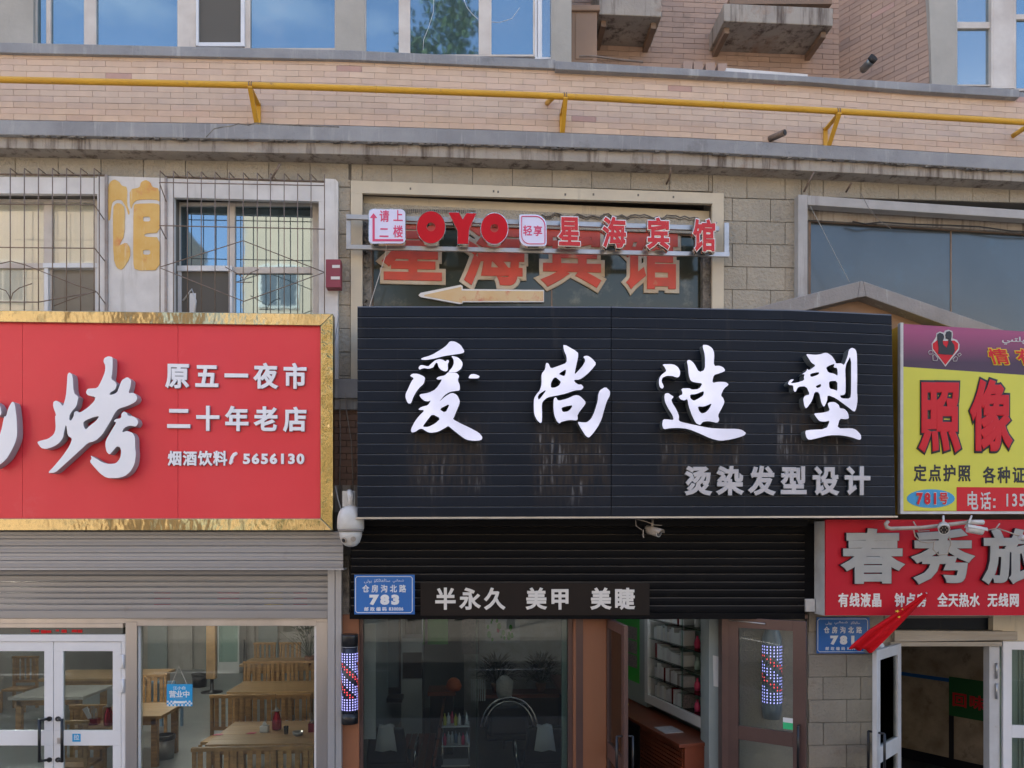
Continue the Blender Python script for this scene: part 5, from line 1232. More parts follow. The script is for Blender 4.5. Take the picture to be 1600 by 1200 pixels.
# ================================================================ GRILLES, PIPE, CAMERAS, CABLES
def grille(name, label, bars, hor, tops, lines, Yf=-.26, side=None):
    t = thing(name, label, 'window grille', tuple(P(bars[0][0], 490, Yf)), 'wire grilles over the left windows')
    for x, y0, y1 in bars: G().tube([P(x, y0, Yf), P(x, y1, Yf)], .0052, 6).build('bar', 'rust_bar', t)
    for pts in hor: G().tube([P(*p, Yf - .006) for p in pts], .0055, 6).build('bar', 'rust_bar', t)
    for a, Y0, b_, Y1 in tops: G().tube([P(*a, Y0), P(*b_, Y1)], .0052, 6).build('bar', 'rust_bar', t)
    for pts in lines: G().tube([P(*p, Yf - .012) for p in pts], .0048, 6).build('bar', 'rust_bar', t)
    return t
bx = [16 + i * 22 for i in range(6)]
tops = [((x, 263), -.26, (x + 11, 271.5), 0.0) for x in bx + [147]]
GR1 = grille('window_grille', 'rusty wire window grille at the far left above the red sign', [(x, 263, 492) for x in [-28, -6] + bx] + [(147, 263, 492)],
       [[(-60, 318.5), (147, 320)], [(-60, 386), (148, 388)], [(-60, 471.5), (60, 472), (150, 456)]], tops + [((147, 320), -.26, (165, 346), 0), ((148, 388), -.26, (167, 412), 0), ((151, 456), -.26, (167, 478), 0)],
       [[(0, 412), (17, 408), (40, 414), (80, 430), (120, 446), (150, 455)], [(150, 455), (118, 465), (84, 478)], [(0, 451), (9, 454), (14, 462), (16, 470), (20, 458), (30, 450), (50, 443)]])
g = G().tube([P(155, 273, -.10), P(155, 492, -.10)], .006, 6); g.build('bar', 'rust_bar', GR1)
G().pr(163.5, 273, 168, 500, -.05, .02).build('post', 'grille_post', GR1); G().tube([P(-60, 271.5, -.01), P(164, 274, -.01)], .009, 6).build('bar', 'rust_bar', GR1)
bx = [271, 293, 314.5, 336, 358, 380, 402, 422.5, 444, 465, 486]
tops = [((x, 267 + (x - 250) * .022), -.26, (x + 9, 276 + (x - 250) * .026), 0.0) for x in [250] + bx]
GR2 = grille('window_grille', 'rusty wire window grille over the window with one open casement', [(x, 267 + (x - 250) * .022, 496) for x in [250] + bx + [507]],
       [[(249, 285), (507, 290)], [(249, 352.5), (508, 358)]], tops + [((249, 285), -.26, (262, 322), 0), ((249, 352), -.26, (262, 378), 0)],
       [[(251, 417), (380, 376), (506, 425)], [(251, 419), (381, 471), (506, 426)], [(352, 417), (372, 428), (379, 434), (381, 442), (383, 434), (392, 426), (404, 421)], [(368, 441), (394, 441)]])
G().pr(257, 276, 260.5, 500, -.05, .02).build('post', 'grille_post', GR2); G().tube([P(258, 276, -.01), P(512, 284, -.01)], .009, 6).build('bar', 'rust_bar', GR2)

PIPE = thing('gas_pipe', 'long yellow gas pipe running across the brick parapet on triangular brackets', 'gas pipe', tuple(P(800, 147, -.42)))
pc = line([(-160, 120), (0, 124.5), (390, 133), (540, 138), (880, 150.5), (1300, 173.5), (1600, 191), (1760, 201)])
pts = [P(x, pc(x), -.40) for x in [-160 + i * 30 for i in range(65)]]
sm = []
for i, p in enumerate(pts):
    a, b_ = pts[max(0, i - 2)], pts[min(len(pts) - 1, i + 2)]; sm.append((p * 2 + a + b_) / 4)
G().tube(sm, .0305, 16).build('pipe', 'yellow_pipe', PIPE)
def collar(x): 
    a, b_ = P(x - 1.2, pc(x - 1.2), -.40), P(x + 1.2, pc(x + 1.2), -.40); G().tube([a, b_], .0335, 16).build('weld_collar', 'yellow_pipe', PIPE)
for x in (588, 1130): collar(x)
def tri(px, py, wx, side):
    """triangular angle-iron bracket under the pipe at pixel (px, py)"""
    A = P(px, py, -.40) - Vector((0, 0, .035)); X = A.x
    wt = Vector((X, YB - .002, A.z)); wb = Vector((X, YB - .002, A.z - .30))
    g = G()
    def arm(a, b_, w2=.022):
        a, b_ = Vector(a), Vector(b_); dd = (b_ - a).normalized(); nn_ = Vector((0, dd.z, -dd.y)) * .008; sx = Vector((w2, 0, 0))
        g.hexa([a - sx - nn_, a + sx - nn_, a + sx + nn_, a - sx + nn_], [b_ - sx - nn_, b_ + sx - nn_, b_ + sx + nn_, b_ - sx + nn_])
    arm(A + Vector((0, -.04, 0)), wt); arm(A + Vector((0, -.03, -.006)), wb)
    arm(wt + Vector((0, -.008, .02)), wb + Vector((0, -.008, -.03)), .022)
    g.build('bracket', 'yellow_pipe', PIPE)
    c_ = A + Vector((0, 0, .035)); g = G()
    for dx in (-.012, .012):
        ring_ = [c_ + Vector((dx, math.cos(a) * .036, math.sin(a) * .036)) for a in [R(-30 + k * 30) for k in range(9)]]
        g.tube(ring_, .005, 5)
    g.build('clamp', 'rust_bar', PIPE)
tri(392, 134, 0, 0); tri(883, 151, 0, 0); tri(1309, 175, 0, 0)
G().tube([P(866, 150, -.40), P(855, 161, YB)], .026, 12).build('branch', 'yellow_pipe', PIPE); G().tube([P(1612, 193, -.40), P(1583, 212, YB)], .026, 12).build('branch', 'yellow_pipe', PIPE)

def dome_camera():
    t = thing('dome_camera', 'white speed-dome security camera on a wall arm between the red and black signs', 'security camera', tuple(P(548, 855, -.5)))
    Y = -.50; k = (Y + DW) / F
    c = P(548, 850, Y)
    def pf(l): return [(r_ * k, (850 - y) * k) for r_, y in l]
    G().lathe(pf([(19, 828), (20.5, 826), (20.5, 815), (20, 808), (17.5, 800), (13, 794.5), (8, 792), (5, 791)]), c, 24).build('housing', 'camera_white', t)
    G().lathe(pf([(19.5, 830.5), (19.5, 827.5)]), c, 24).build('seam', 'cable', t)
    G().lathe(pf([(3, 854.5), (9, 852.5), (14, 847), (17, 838), (17.5, 831)]), c, 24).build('dome', 'camera_white', t)
    q = P(539, 846, Y); nrm = Vector((-.45, -.8, -.35)).normalized()
    g = G(); base = P(548, 838, Y); e = base + nrm * 16.2 * k; g.tube([e - nrm * .01, e + nrm * .012], .030, 14); g.build('lens_ring', 'camera_dusty', t)
    g = G(); g.tube([e + nrm * .006, e + nrm * .016], .019, 14); g.build('lens', 'black_plastic', t)
    n2_ = Vector((.35, -.85, -.25)).normalized(); e2 = base + n2_ * 16.4 * k
    g = G(); g.tube([e2 - n2_ * .01, e2 + n2_ * .009], .026, 14); g.build('lamp_ring', 'camera_dusty', t)
    G().tube([P(548, 793, Y), P(548, 776, Y), P(547, 771, Y + .02), P(546, 769, -.36)], .032, 12).build('arm', 'camera_white', t)
    G().pr(535, 767, 555, 792, -.40, .02).build('mount_plate', 'camera_white', t, bevel=.003)
    G().tube([P(541, 789, -.39), P(534, 800, -.3), P(528, 780, -.3), P(524, 760, -.2)], .008, 6).build('cable', 'frame_white', t)
    G().tube([P(556, 795, -.46), P(560, 800, -.5), P(565, 797, -.48), P(566, 803, -.5)], .005, 6).build('cable', 'camera_dusty', t)
dome_camera()
def bullet(name, label, c_px, Y, dirv, L_, r_, m, hood=True):
    c = P(*c_px, Y); d = Vector(dirv).normalized()
    t = thing(name, label, 'security camera', tuple(c))
    G().tube([c, c + d * L_], r_, 16).build('body', m, t)
    G().tube([c + d * (L_ - .004), c + d * (L_ + .004)], r_ * .98, 16).build('face_ring', 'camera_white', t)
    G().tube([c + d * (L_ + .0), c + d * (L_ + .006)], r_ * .82, 16).build('lens', 'black_plastic', t)
    sd = d.cross(Vector((0, 0, 1))).normalized(); up = sd.cross(d).normalized()
    g = G()
    for i in range(6):
        a = 2 * math.pi * i / 6; q = c + d * (L_ + .006) + (sd * math.cos(a) + up * math.sin(a)) * r_ * .5
        g.tube([q, q + d * .003], r_ * .13, 6)
    g.build('infrared_lights', 'camera_dusty', t, kind='stuff')
    if hood:
        g = G(); n = 9
        for s_, ext in ((0, 0), (1, L_ + .05)):
            for i in range(n):
                a = R(10 + 160 * i / (n - 1)); g.v.append(tuple(c - d * .015 + d * ext + (sd * math.cos(a) * 1.12 + up * (math.sin(a) * 1.16)) * r_))
        for i in range(n - 1): g.face((i, i + 1, n + i + 1, n + i), True)
        h = g.build('hood', m, t); md = h.modifiers.new('thickness', 'SOLIDIFY'); md.thickness = .004
    return t, c, d, up
t, c, d, up = bullet('bullet_camera', 'dusty bullet security camera hanging under the black sign', (1013, 828), -.44, (.17, -.22, -.07), .14, .042, 'camera_dusty')
G().tube([c + d * .04 + up * .04, P(1020, 812, -.42)], .012, 8).build('bracket', 'camera_dusty', t)
G().tube([P(993, 811, -.5), P(994, 822, -.5), P(1003, 828, -.47)], .004, 5).build('cable', 'cable', t)
G().tube([P(1005, 828, -.47), P(1005, 838, -.5), P(1006, 840, -.5)], .006, 5).build('cable', 'camera_dusty', t)
G().tube([P(995, 811, -.5), P(1010, 815, -.52), P(1022, 820, -.52), P(1034, 821, -.5)], .004, 5).build('cable', 'camera_dusty', t)
t, c, d, up = bullet('bullet_camera', 'white bullet security camera facing the street over the red guesthouse sign', (1474, 824), -.72, (-.085, -.14, -.035), .13, .050, 'camera_white')
G().tube([c + up * .05, P(1474, 806, -.66)], .010, 8).build('bracket', 'camera_white', t)
t, c, d, up = bullet('bullet_camera', 'white bullet security camera turned right at the end of its bar', (1512, 826), -.72, (.15, -.03, -.03), .14, .040, 'camera_white')
G().tube([c + up * .05, P(1518, 806, -.66)], .010, 8).build('bracket', 'camera_white', t)
CB = thing('camera_bar', 'white plastic conduit carrying two cameras in front of the red guesthouse sign', 'conduit', tuple(P(1460, 822, -.66)))
G().tube([P(1387, 815, -.60), P(1384, 819, -.62), P(1386, 824, -.63), P(1392, 826, -.64), P(1440, 824.5, -.66), P(1480, 820, -.66), P(1512, 816, -.66)], .020, 10).build('conduit', 'camera_dusty', CB)
G().tube([P(1512, 816, -.66), P(1536, 816, -.66)], .026, 10).build('sleeve', 'camera_white', CB)
for pts in ([(1427, 826), (1430, 838), (1438, 846), (1450, 848), (1460, 846)], [(1460, 846), (1458, 858), (1466, 867), (1480, 866), (1486, 850), (1483, 838)], [(1545, 828), (1556, 826), (1562, 818)], [(1560, 826), (1572, 830), (1588, 836), (1596, 838)], [(1427, 815), (1436, 830), (1452, 829)]):
    G().tube([P(x, y, -.60) for x, y in pts], .007, 6).build('cable', 'camera_dusty', CB)
G().tube([P(1594, 838, -.62), P(1600, 842, -.62)], .03, 10).build('connector', 'frame_white', CB)
# cables
CW = thing('cable_bundle', 'two thin hanging cables in the narrow gap between the red and black signs', 'cable', tuple(P(535, 780, -.05)))
G().tube([P(532, 592, -.09), P(531, 640, -.09), P(532, 700, -.09), P(530, 790, -.09)], .006, 6).build('cable', 'cable', CW)
G().tube([P(538, 592, -.09), P(541, 640, -.10), P(549, 690, -.10), P(552, 770, -.09)], .006, 6).build('cable', 'cable', CW)
G().tube([P(530, 490, -.09), P(522, 540, -.10), P(520, 600, -.10)], .004, 6).build('cable', 'cable', CW)
for pts, lb in (([(1266, 322), (1282, 352), (1304, 396), (1327, 440)], 'loose pale wire slanting across the left of the large dark window'), ([(1345, 302), (1357, 324), (1372, 343), (1392, 357)], 'loose dark wire looping down from the right window head')):
    T = thing('wire', lb, 'wire', tuple(P(*pts[-1], -.12))); G().tube([P(x, y, -.12) for x, y in pts], .0035, 5).build('strand', 'grey_letter' if 'pale' in lb else 'cable', T)
T = thing('wire', 'sagging black cable along the top of the large dark window', 'wire', tuple(P(1480, 356, .03)))
G().tube([P(1332, 346, .03), P(1352, 350, .02), P(1375, 347, .02), P(1420, 350, .02), P(1480, 352, .02), P(1530, 354, .02), P(1580, 361, .02), P(1620, 362, .02)], .008, 6).build('strand', 'cable_dark', T)

# ================================================================ ROOMS BEHIND THE GLASS
def room(x0, x1, y1, zc, wallm, floorm, nm):
    g = G(); g.box(x0 - .1, x0, .31, y1, 0, zc); g.box(x1, x1 + .1, .31, y1, 0, zc); g.box(x0, x1, y1, y1 + .1, 0, zc); g.build('inner_wall', wallm, None, kind='structure')
    G().box(x0, x1, .31, y1, zc, zc + .1).build('ceiling', 'ceil', None, kind='structure')
    G().box(x0, x1, -.02, y1, -.02, .015).build('floor', floorm, None, kind='structure')
xR = PX(512) - .02
room(-8.8, xR, 11.0, 2.75, 'wall_in', 'floor_tile', 'restaurant')
room(xR + .32, PX(1262) + .05, 6.2, 2.7, 'wall_salon', 'floor_salon', 'salon')
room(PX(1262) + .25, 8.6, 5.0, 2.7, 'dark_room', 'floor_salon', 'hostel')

def PF(px, py, z):     # point of the horizontal plane z seen at a pixel
    t = F * (HC - z) / (py - HY); u = (px - 800) / F
    return Vector((t * (sn + u * cs), t * (cs - u * sn) - DW, z))
def lbox(g, x0, x1, y0, y1, z0, z1): g.box(x0, x1, y0, y1, z0, z1)
def chair_proto(h, label):
    t = thing('slatted_chair', label, 'chair', (0, 0, 0), 'slatted wooden chairs in the restaurant', local=True)
    w2, d = .21, .40
    G().box(-w2, w2, -d / 2, d / 2, .40, .44).build('seat', 'wood', t, bevel=.004)
    for sx in (-1, 1):
        G().box(sx * w2 - .02, sx * w2 + .02, -d / 2 - .02, -d / 2 + .02, 0, .40).build('leg', 'wood', t)
        G().box(sx * w2 - .02, sx * w2 + .02, d / 2 - .02, d / 2 + .02, 0, h).build('leg', 'wood', t)
    G().box(-w2 - .03, w2 + .03, d / 2 - .03, d / 2 + .03, h, h + .045).build('top_rail', 'wood', t, bevel=.004)
    G().box(-w2 + .02, w2 - .02, d / 2 - .012, d / 2 + .012, .50, .55).build('lower_rail', 'wood', t)
    for i in range(4):
        x = -w2 + .065 + i * .0965; G().box(x - .028, x + .028, d / 2 - .01, d / 2 + .008, .55, h).build('slat', 'wood', t, bevel=.002)
    return t
def place(proto, kids, loc, rz, label, first=[None]):
    if proto.get('used'): o = copy_tree(proto, kids)
    else: o = proto; o['used'] = 1
    o.location = loc; o.rotation_euler = (0, 0, rz); o['label'] = label
    return o
low = chair_proto(.78, 'slatted chair'); lk = tree_of(low); high = chair_proto(.96, 'slatted chair'); hk = tree_of(high)
jj = random.Random(2)
xa = [PF(px, 1161, .80).x for px in (344, 405, 466)]
for x, w_ in zip(xa, ('left', 'middle', 'right')):
    place(low, lk, (x, .86, 0), R(180 + jj.uniform(-3, 3)), 'low slatted chair with its back to the restaurant glass, %s one of three' % w_)
for px, w_ in ((360, 'left'), (410, 'middle'), (463, 'right')):
    q = PF(px, 1084, .98); place(high, hk, (q.x, 2.55, 0), R(jj.uniform(-4, 4)), 'tall slatted chair on the far side of the front table, %s one of three' % w_)
for px, w_ in ((400, 'left'), (436, 'middle'), (474, 'right')):
    q = PF(px, 1036, .98); place(high, hk, (q.x, 5.6, 0), R(jj.uniform(-4, 4)), 'slatted chair behind the second table, %s one of three' % w_)
for px, Y, w_ in ((230, 4.3, 'slatted chair by the left wall table, behind the hanging blue board'), (120, 1.5, 'slatted chair seen through the right white door leaf'), (150, 2.4, 'slatted chair seen at the hinge side of the right white door leaf'), (30, 6.5, 'slatted chair far back behind the left white door leaf'), (410, 8.2, 'slatted chair at the back table, left one'), (450, 8.2, 'slatted chair at the back table, right one')):
    place(high, hk, (P(px, 900, Y).x, Y, 0), R(180 if Y < 3 else 0), w_)
def table(x0, x1, y0, y1, label, m='wood_top', z=.75):
    t = thing('dining_table', label, 'table', ((x0 + x1) / 2, (y0 + y1) / 2, 0), 'restaurant tables')
    n = 5
    for i in range(n):
        a, b_ = y0 + (y1 - y0) * i / n, y0 + (y1 - y0) * (i + 1) / n; G().box(x0, x1, a + .002, b_ - .002, z - .045, z).build('plank', m, t, bevel=.003)
    for x in (x0 + .12, x1 - .12):
        for y in (y0 + .1, y1 - .1): G().box(x - .04, x + .04, y - .04, y + .04, 0, z - .045).build('leg', 'wood', t)
    g = G(); g.box(x0 + .1, x1 - .1, y0 + .06, y0 + .09, z - .14, z - .045); g.build('apron', 'wood', t)
    return t
ta = PF(326, 1159, .75).x
table(ta, xR - .1, 1.05, 2.2, 'front wooden restaurant table holding a red thermos and a steel ashtray')
table(PF(372, 1070, .75).x, xR - .1, 4.25, 5.2, 'second wooden restaurant table, behind the front one')
table(PF(390, 1030, .75).x, xR - .1, 7.0, 7.9, 'third wooden restaurant table near the back wall')
table(P(135, 900, 2.6).x, P(256, 900, 2.7).x, 2.6, 3.5, 'wooden restaurant table left of the aisle beside the steel bin')
table(P(60, 900, 5.6).x, P(240, 900, 5.6).x, 5.6, 6.6, 'wooden restaurant table left of the aisle, farther back')
table(P(12, 900, 4.0).x, P(130, 900, 4.0).x, 4.0, 5.0, 'pale stone-topped table behind the white double doors', 'wall_in')
table(P(104, 900, 1.7).x, P(190, 900, 1.7).x, 1.75, 2.35, 'wooden table right behind the right white door leaf', z=.80)
def thermos(px, Y, z, label):
    c = (P(px, 900, Y).x, Y, z); t = thing('thermos', label, 'thermos', c)
    G().lathe([(.058, 0), (.062, .02), (.060, .10), (.045, .17), (.030, .21), (.028, .235)], c, 20).build('body', 'thermos', t)
    G().lathe([(.03, .235), (.034, .245), (.022, .27), (.012, .285)], c, 14).build('lid', 'steel_sign', t)
    x, y, z_ = c; G().tube([(x - .02, y, z_ + .245), (x - .065, y, z_ + .235), (x - .075, y, z_ + .20)], .007, 6).build('spout', 'steel_sign', t); G().tube([(x + .02, y, z_ + .25), (x + .06, y, z_ + .245)], .008, 6).build('handle', 'steel_sign', t)
thermos(432.5, 1.75, .75, 'dark red thermos on the front restaurant table')
thermos(170, 1.9, .80, 'dark red thermos behind the right white door leaf')
x = P(413, 900, 1.62).x
t = thing('tissue_box', 'small white tissue box on the front table left of the thermos', 'tissue box', (x, 1.62, .75)); G().box(x - .05, x + .05, 1.58, 1.68, .75, .83).build('box', 'white_gloss', t, bevel=.006)
G().lathe([(.02, .08), (.03, .10), (.012, .13)], (x, 1.63, .75), 8).build('tissue', 'towel', t)
x = P(465.5, 900, 1.42).x; o = meta(G().lathe([(.045, 0), (.06, .015), (.07, .05), (.066, .05), (.05, .018)], (x, 1.42, .75), 20).build('ashtray', 'steel_sign'), 'round steel ashtray on the front restaurant table', 'ashtray')
x = P(447, 900, 1.5).x; meta(G().lathe([(.026, 0), (.03, .10), (.028, .10), (.024, .01)], (x, 1.5, .75), 14).build('drinking_glass', 'glass_shelf'), 'clear drinking glass between the thermos and the ashtray', 'glass')
for px, Y in ((392, 1.55), (340, 1.5)):
    x = P(px, 900, Y).x; meta(G().hexa([(x - .05, Y - .03, .752), (x + .05, Y - .02, .752), (x + .05, Y - .02, .757), (x - .05, Y - .03, .757)], [(x - .03, Y + .04, .752), (x + .06, Y + .04, .752), (x + .06, Y + .04, .757), (x - .03, Y + .04, .757)]).build('napkin', 'pink'), 'pink paper napkin %s on the front restaurant table' % ('near the tissue box' if px > 380 else 'at the left end'), 'napkin')
x = P(490, 900, 1.6).x; t = thing('chopstick_holder', 'red box of chopsticks at the right end of the front table', 'holder', (x, 1.6, .75)); G().box(x - .06, x + .05, 1.56, 1.66, .75, .86).build('box', 'thermos', t)
g = G(); r2 = random.Random(4)
for _ in range(12): a = x + r2.uniform(-.045, .035); g.tube([(a, 1.61, .84), (a + r2.uniform(-.03, .03), 1.61 + r2.uniform(-.03, .03), .99)], .003, 4)
g.build('chopsticks', 'wall_in', t, kind='stuff')
x = P(148, 900, 1.95).x; t = thing('chopstick_holder', 'red box of chopsticks and napkins behind the right white door', 'holder', (x, 1.95, .80)); G().box(x - .06, x + .05, 1.9, 2.0, .80, .88).build('box', 'thermos', t)
g = G()
for _ in range(12): a = x + r2.uniform(-.045, .035); g.tube([(a, 1.95, .86), (a + r2.uniform(-.05, .04), 1.95, 1.04)], .003, 4)
g.build('chopsticks', 'wall_in', t, kind='stuff'); g = G(); g.hexa([(x - .16, 1.95, 1.0), (x - .10, 1.95, 1.03), (x - .04, 1.95, .88), (x - .08, 1.95, .86)], [(x - .16, 1.97, 1.0), (x - .10, 1.97, 1.03), (x - .04, 1.97, .88), (x - .08, 1.97, .86)]); g.build('napkins', 'towel', t)
def bin_(px, py, r_, h, m, label):
    q = PF(px, py, 0); t = thing('waste_bin', label, 'waste bin', (q.x, q.y, 0))
    G().lathe([(r_ * .9, .015), (r_, h), (r_ * .96, h), (r_ * .86, .03)], q, 20).build('bucket', m, t); G().lathe([(r_ * 1.06, h * .86), (r_ * 1.08, h + .01), (r_ * .9, h + .02), (r_ * .8, h * .8)], q, 14).build('liner', 'black_plastic', t)
bin_(257, 1186, .14, .34, 'steel_sign', 'steel waste bin with a black liner left of the aisle'); bin_(312, 1074, .16, .30, 'vinyl_black', 'black waste bin farther down the restaurant aisle')
# stacked blue tray chair, vacuum and broom in the aisle, plant, back wall doors
q = P(262, 900, 4.9); t = thing('plastic_chair', 'blue plastic chair among the wooden furniture left of the aisle', 'chair', (q.x, 4.9, 0))
G().box(q.x - .2, q.x + .2, 4.75, 5.1, .42, .46).build('seat', 'plastic_blue', t, bevel=.01); G().box(q.x - .2, q.x + .2, 4.70, 4.74, .46, .86).build('backrest', 'plastic_blue', t, bevel=.015)
for sx in (-.17, .17):
    for sy in (4.78, 5.07): G().box(q.x + sx - .02, q.x + sx + .02, sy - .02, sy + .02, 0, .42).build('leg', 'plastic_blue', t)
t = thing('green_stool', 'bright green plastic stool standing against the restaurant glass', 'stool', (PX(450, .4), .4, 0))
c = PX(450, .40); G().box(c - .22, c + .22, .33, .58, .50, .545).build('seat', 'plastic_green', t, bevel=.015)
for sx in (-.18, .18):
    for sy in (.36, .55): G().box(c + sx - .02, c + sx + .02, sy - .02, sy + .02, .0, .50).build('leg', 'plastic_green', t)
for i, px in enumerate((228, 268, 318, 366, 402, 446)):
    a, b_ = P(px, 900, 10.8).x, P(px + 30, 900, 10.8).x
    G().box(a, b_, 10.9, 10.96, 0, 2.3).build('inner_wall_panel', 'grey_paint' if i % 2 else 'wall_salon', None, kind='structure')
q = P(331, 900, 8.0); t = thing('standing_fan', 'slim floor-standing heater at the far end of the restaurant aisle', 'heater', (q.x, 8.0, 0))
G().lathe([(.22, 0), (.22, .03), (.04, .06), (.035, .3)], (q.x, 8, 0), 16).build('foot', 'vinyl_black', t); G().box(q.x - .1, q.x + .1, 7.92, 8.06, .3, 1.6).build('body', 'wood_top', t, bevel=.02)
q = P(380, 900, 6.2); t = thing('coat_stand', 'thin black stand beside the second row of chairs', 'stand', (q.x, 6.2, 0))
G().tube([(q.x, 6.2, 0), (q.x + .02, 6.2, 1.35)], .015, 6).build('rod', 'vinyl_black', t); G().tube([(q.x - .12, 6.2, .45), (q.x + .15, 6.2, .25)], .012, 6).build('foot', 'vinyl_black', t)
def plant(px, py_pot, Y, z, hgt, label, m='leaf_in', spread=.3, n=90, leaf=.16):
    x = P(px, 900, Y).x; t = thing('potted_plant', label, 'plant', (x, Y, z)); r_ = random.Random(px)
    G().lathe([(.07, 0), (.1, .16), (.09, .16)], (x, Y, z), 14).build('pot', 'brown_panel', t)
    g = G()
    for _ in range(n):
        a = r_.random() * 6.28; el = r_.uniform(.3, 1.45); ln = r_.uniform(.5, 1) * hgt; base = Vector((x, Y, z + .15))
        d = Vector((math.cos(a) * math.cos(el) * spread / hgt * 1.6, math.sin(a) * math.cos(el) * spread / hgt * 1.6, math.sin(el))); d.normalize()
        p = base + d * ln; s_ = d.cross(Vector((0, 0, 1))).normalized() * .02; tip = p + (d + Vector((0, 0, -.7))).normalized() * leaf
        k = len(g.v); g.v += [tuple(p - d * .04), tuple(p + s_), tuple(tip), tuple(p - s_)]; g.face((k, k + 1, k + 2, k + 3))
        if _ % 3 == 0: g.tube([base, p], .003, 3)
    g.build('foliage', m, t, kind='stuff')
plant(484, 0, 6.0, .9, .8, 'leafy plant against the right wall of the restaurant')
# more of the restaurant: drinks fridge, posters, wall shelf of bottles
t = thing('drinks_fridge', 'tall glass-fronted drinks fridge at the back of the restaurant', 'fridge', (P(350, 900, 10.2).x, 10.2, 0))
x0_, x1_ = P(338, 900, 10.2).x, P(372, 900, 10.2).x
G().box(x0_, x1_, 10.3, 10.85, 0, 2.0).build('cabinet', 'white_gloss', t, bevel=.01); G().box(x0_ + .04, x1_ - .04, 10.27, 10.30, .3, 1.75).build('door', 'glass_shelf', t); G().box(x0_, x1_, 10.26, 10.3, 1.78, 2.0).build('header', 'sign_red2', t)
r2 = random.Random(21)
for i, (px, w_, h_, m) in enumerate(((236, 26, .7, 'sign_red2'), (290, 18, .5, 'photo_dark'), (410, 30, .6, 'flag_yellow'), (456, 22, .7, 'sign_red2'))):
    a, b_ = P(px, 900, 10.7).x, P(px + w_, 900, 10.7).x
    o = G().box(a, b_, 10.87, 10.88, 1.35, 1.35 + h_).build('poster', m); meta(o, ['red poster on the far left of the restaurant back wall', 'dark photo poster beside the drinks fridge', 'yellow poster on the restaurant back wall right of the fridge', 'red poster at the right end of the restaurant back wall'][i], 'poster')
xw = xR - .02
t = thing('wall_shelf', 'wooden shelf of bottles along the right wall of the restaurant', 'shelf', (xw - .1, 4, 1.2))
for z in (1.15, 1.5):
    G().box(xw - .2, xw, 2.6, 6.6, z - .02, z).build('board', 'wood', t)
    for k in range(22):
        y = 2.7 + k * .175 + r2.uniform(-.03, .03)
        if r2.random() < .8: G().lathe([(.032, 0), (.036, .15), (.014, .2), (.013, .25)], (xw - .1, y, z), 8).build('bottle', r2.choice(['thermos', 'green_dark', 'glass_shelf', 'wood_red', 'sign_yellow', 'white_gloss']), t)
for i, (px, Y, m, lb) in enumerate(((205, 4.9, 'wood', 'slatted bench end left of the blue plastic chair'),)): pass
# restaurant ceiling tubes (seen mirrored in the door glass)
for i, (px, Y) in enumerate(((40, 3.0), (300, 3.0), (300, 7.0), (60, 7.0))):
    x = P(px, 900, Y).x; t = thing('ceiling_lamp', ['white tube lamp on the restaurant ceiling over the doors', 'white tube lamp on the restaurant ceiling over the aisle', 'white tube lamp on the restaurant ceiling at the back of the aisle', 'white tube lamp on the restaurant ceiling, back left'][i], 'ceiling lamp', (x, Y, 2.74), 'ceiling tube lamps')
    G().box(x - .62, x + .62, Y - .05, Y + .05, 2.70, 2.745).build('housing', 'white_gloss', t); G().box(x - .6, x + .6, Y - .02, Y + .02, 2.66, 2.70).build('tube', 'tube', t)

for px, Y, lb in ((640, 1.6, 'added white tube lamp on the salon ceiling above the bench'), (800, 3.6, 'added white tube lamp on the salon ceiling in front of the picture'), (1000, 1.5, 'added white tube lamp on the salon ceiling by the showcase')):  # ceiling tubes added to brighten the dark salon
    x = P(px, 900, Y).x; t = thing('ceiling_lamp', lb, 'ceiling lamp', (x, Y, 2.69), 'ceiling tube lamps')
    G().box(x - .45, x + .45, Y - .05, Y + .05, 2.65, 2.695).build('housing', 'white_gloss', t); G().box(x - .43, x + .43, Y - .015, Y + .015, 2.62, 2.65).build('tube', 'tube_dim', t)
# ---------------- salon
sx1 = PX(1110, .5)
# angled side wall carrying showcase, poster and counter
W0 = Vector((PX(1112, .35), .35, 0)); wd = Vector((-.144 - .06, 1, 0)).normalized(); wn = Vector((-wd.y, wd.x, 0))   # wn points into the room (to the left)
if wn.x > 0: wn = -wn
def wq(g, s0, s1, o0, o1, z0, z1):
    a = [W0 + wd * s + wn * o for s, o in ((s0, o1), (s1, o1), (s1, o0), (s0, o0))]
    g.hexa([Vector((p.x, p.y, z0)) for p in a], [Vector((p.x, p.y, z1)) for p in a]); return g
structure('inner_wall', wq(G(), 0, 5.6, -.36, -.30, 0, 2.69), 'wall_salon')
SH = thing('showcase', 'white wall showcase with glass shelves of small boxes behind the open salon door', 'showcase', tuple(W0 + Vector((0, 0, 1.0))))
s1 = 1.75
g = G(); wq(g, 0, s1, -.02, .02, .98, 1.10); wq(g, s1 - .10, s1, -.02, .02, 1.10, 2.6); g.build('frame', 'white_gloss', SH, bevel=.003)
wq(G(), 0, s1, -.30, -.28, 1.0, 2.6).build('back', 'teal_shelf', SH); wq(G(), s1 - .02, s1, -.28, -.02, 1.0, 2.6).build('side', 'white_gloss', SH); wq(G(), 0, s1, -.28, -.02, 1.0, 1.02).build('bottom', 'white_gloss', SH)
for i in range(5): wq(G(), 0, s1 - .1, -.28, .0, 1.08 + i * .26, 1.088 + i * .26).build('shelf', 'glass_shelf', SH)
wq(G(), .72, .74, -.02, .0, 1.1, 2.6).build('glass_door_edge', 'glass_shelf', SH)
r2 = random.Random(11); nb = 0
BXM = ['white_box', 'white_gloss', 'frame_white', 'photo_dark', 'thermos']
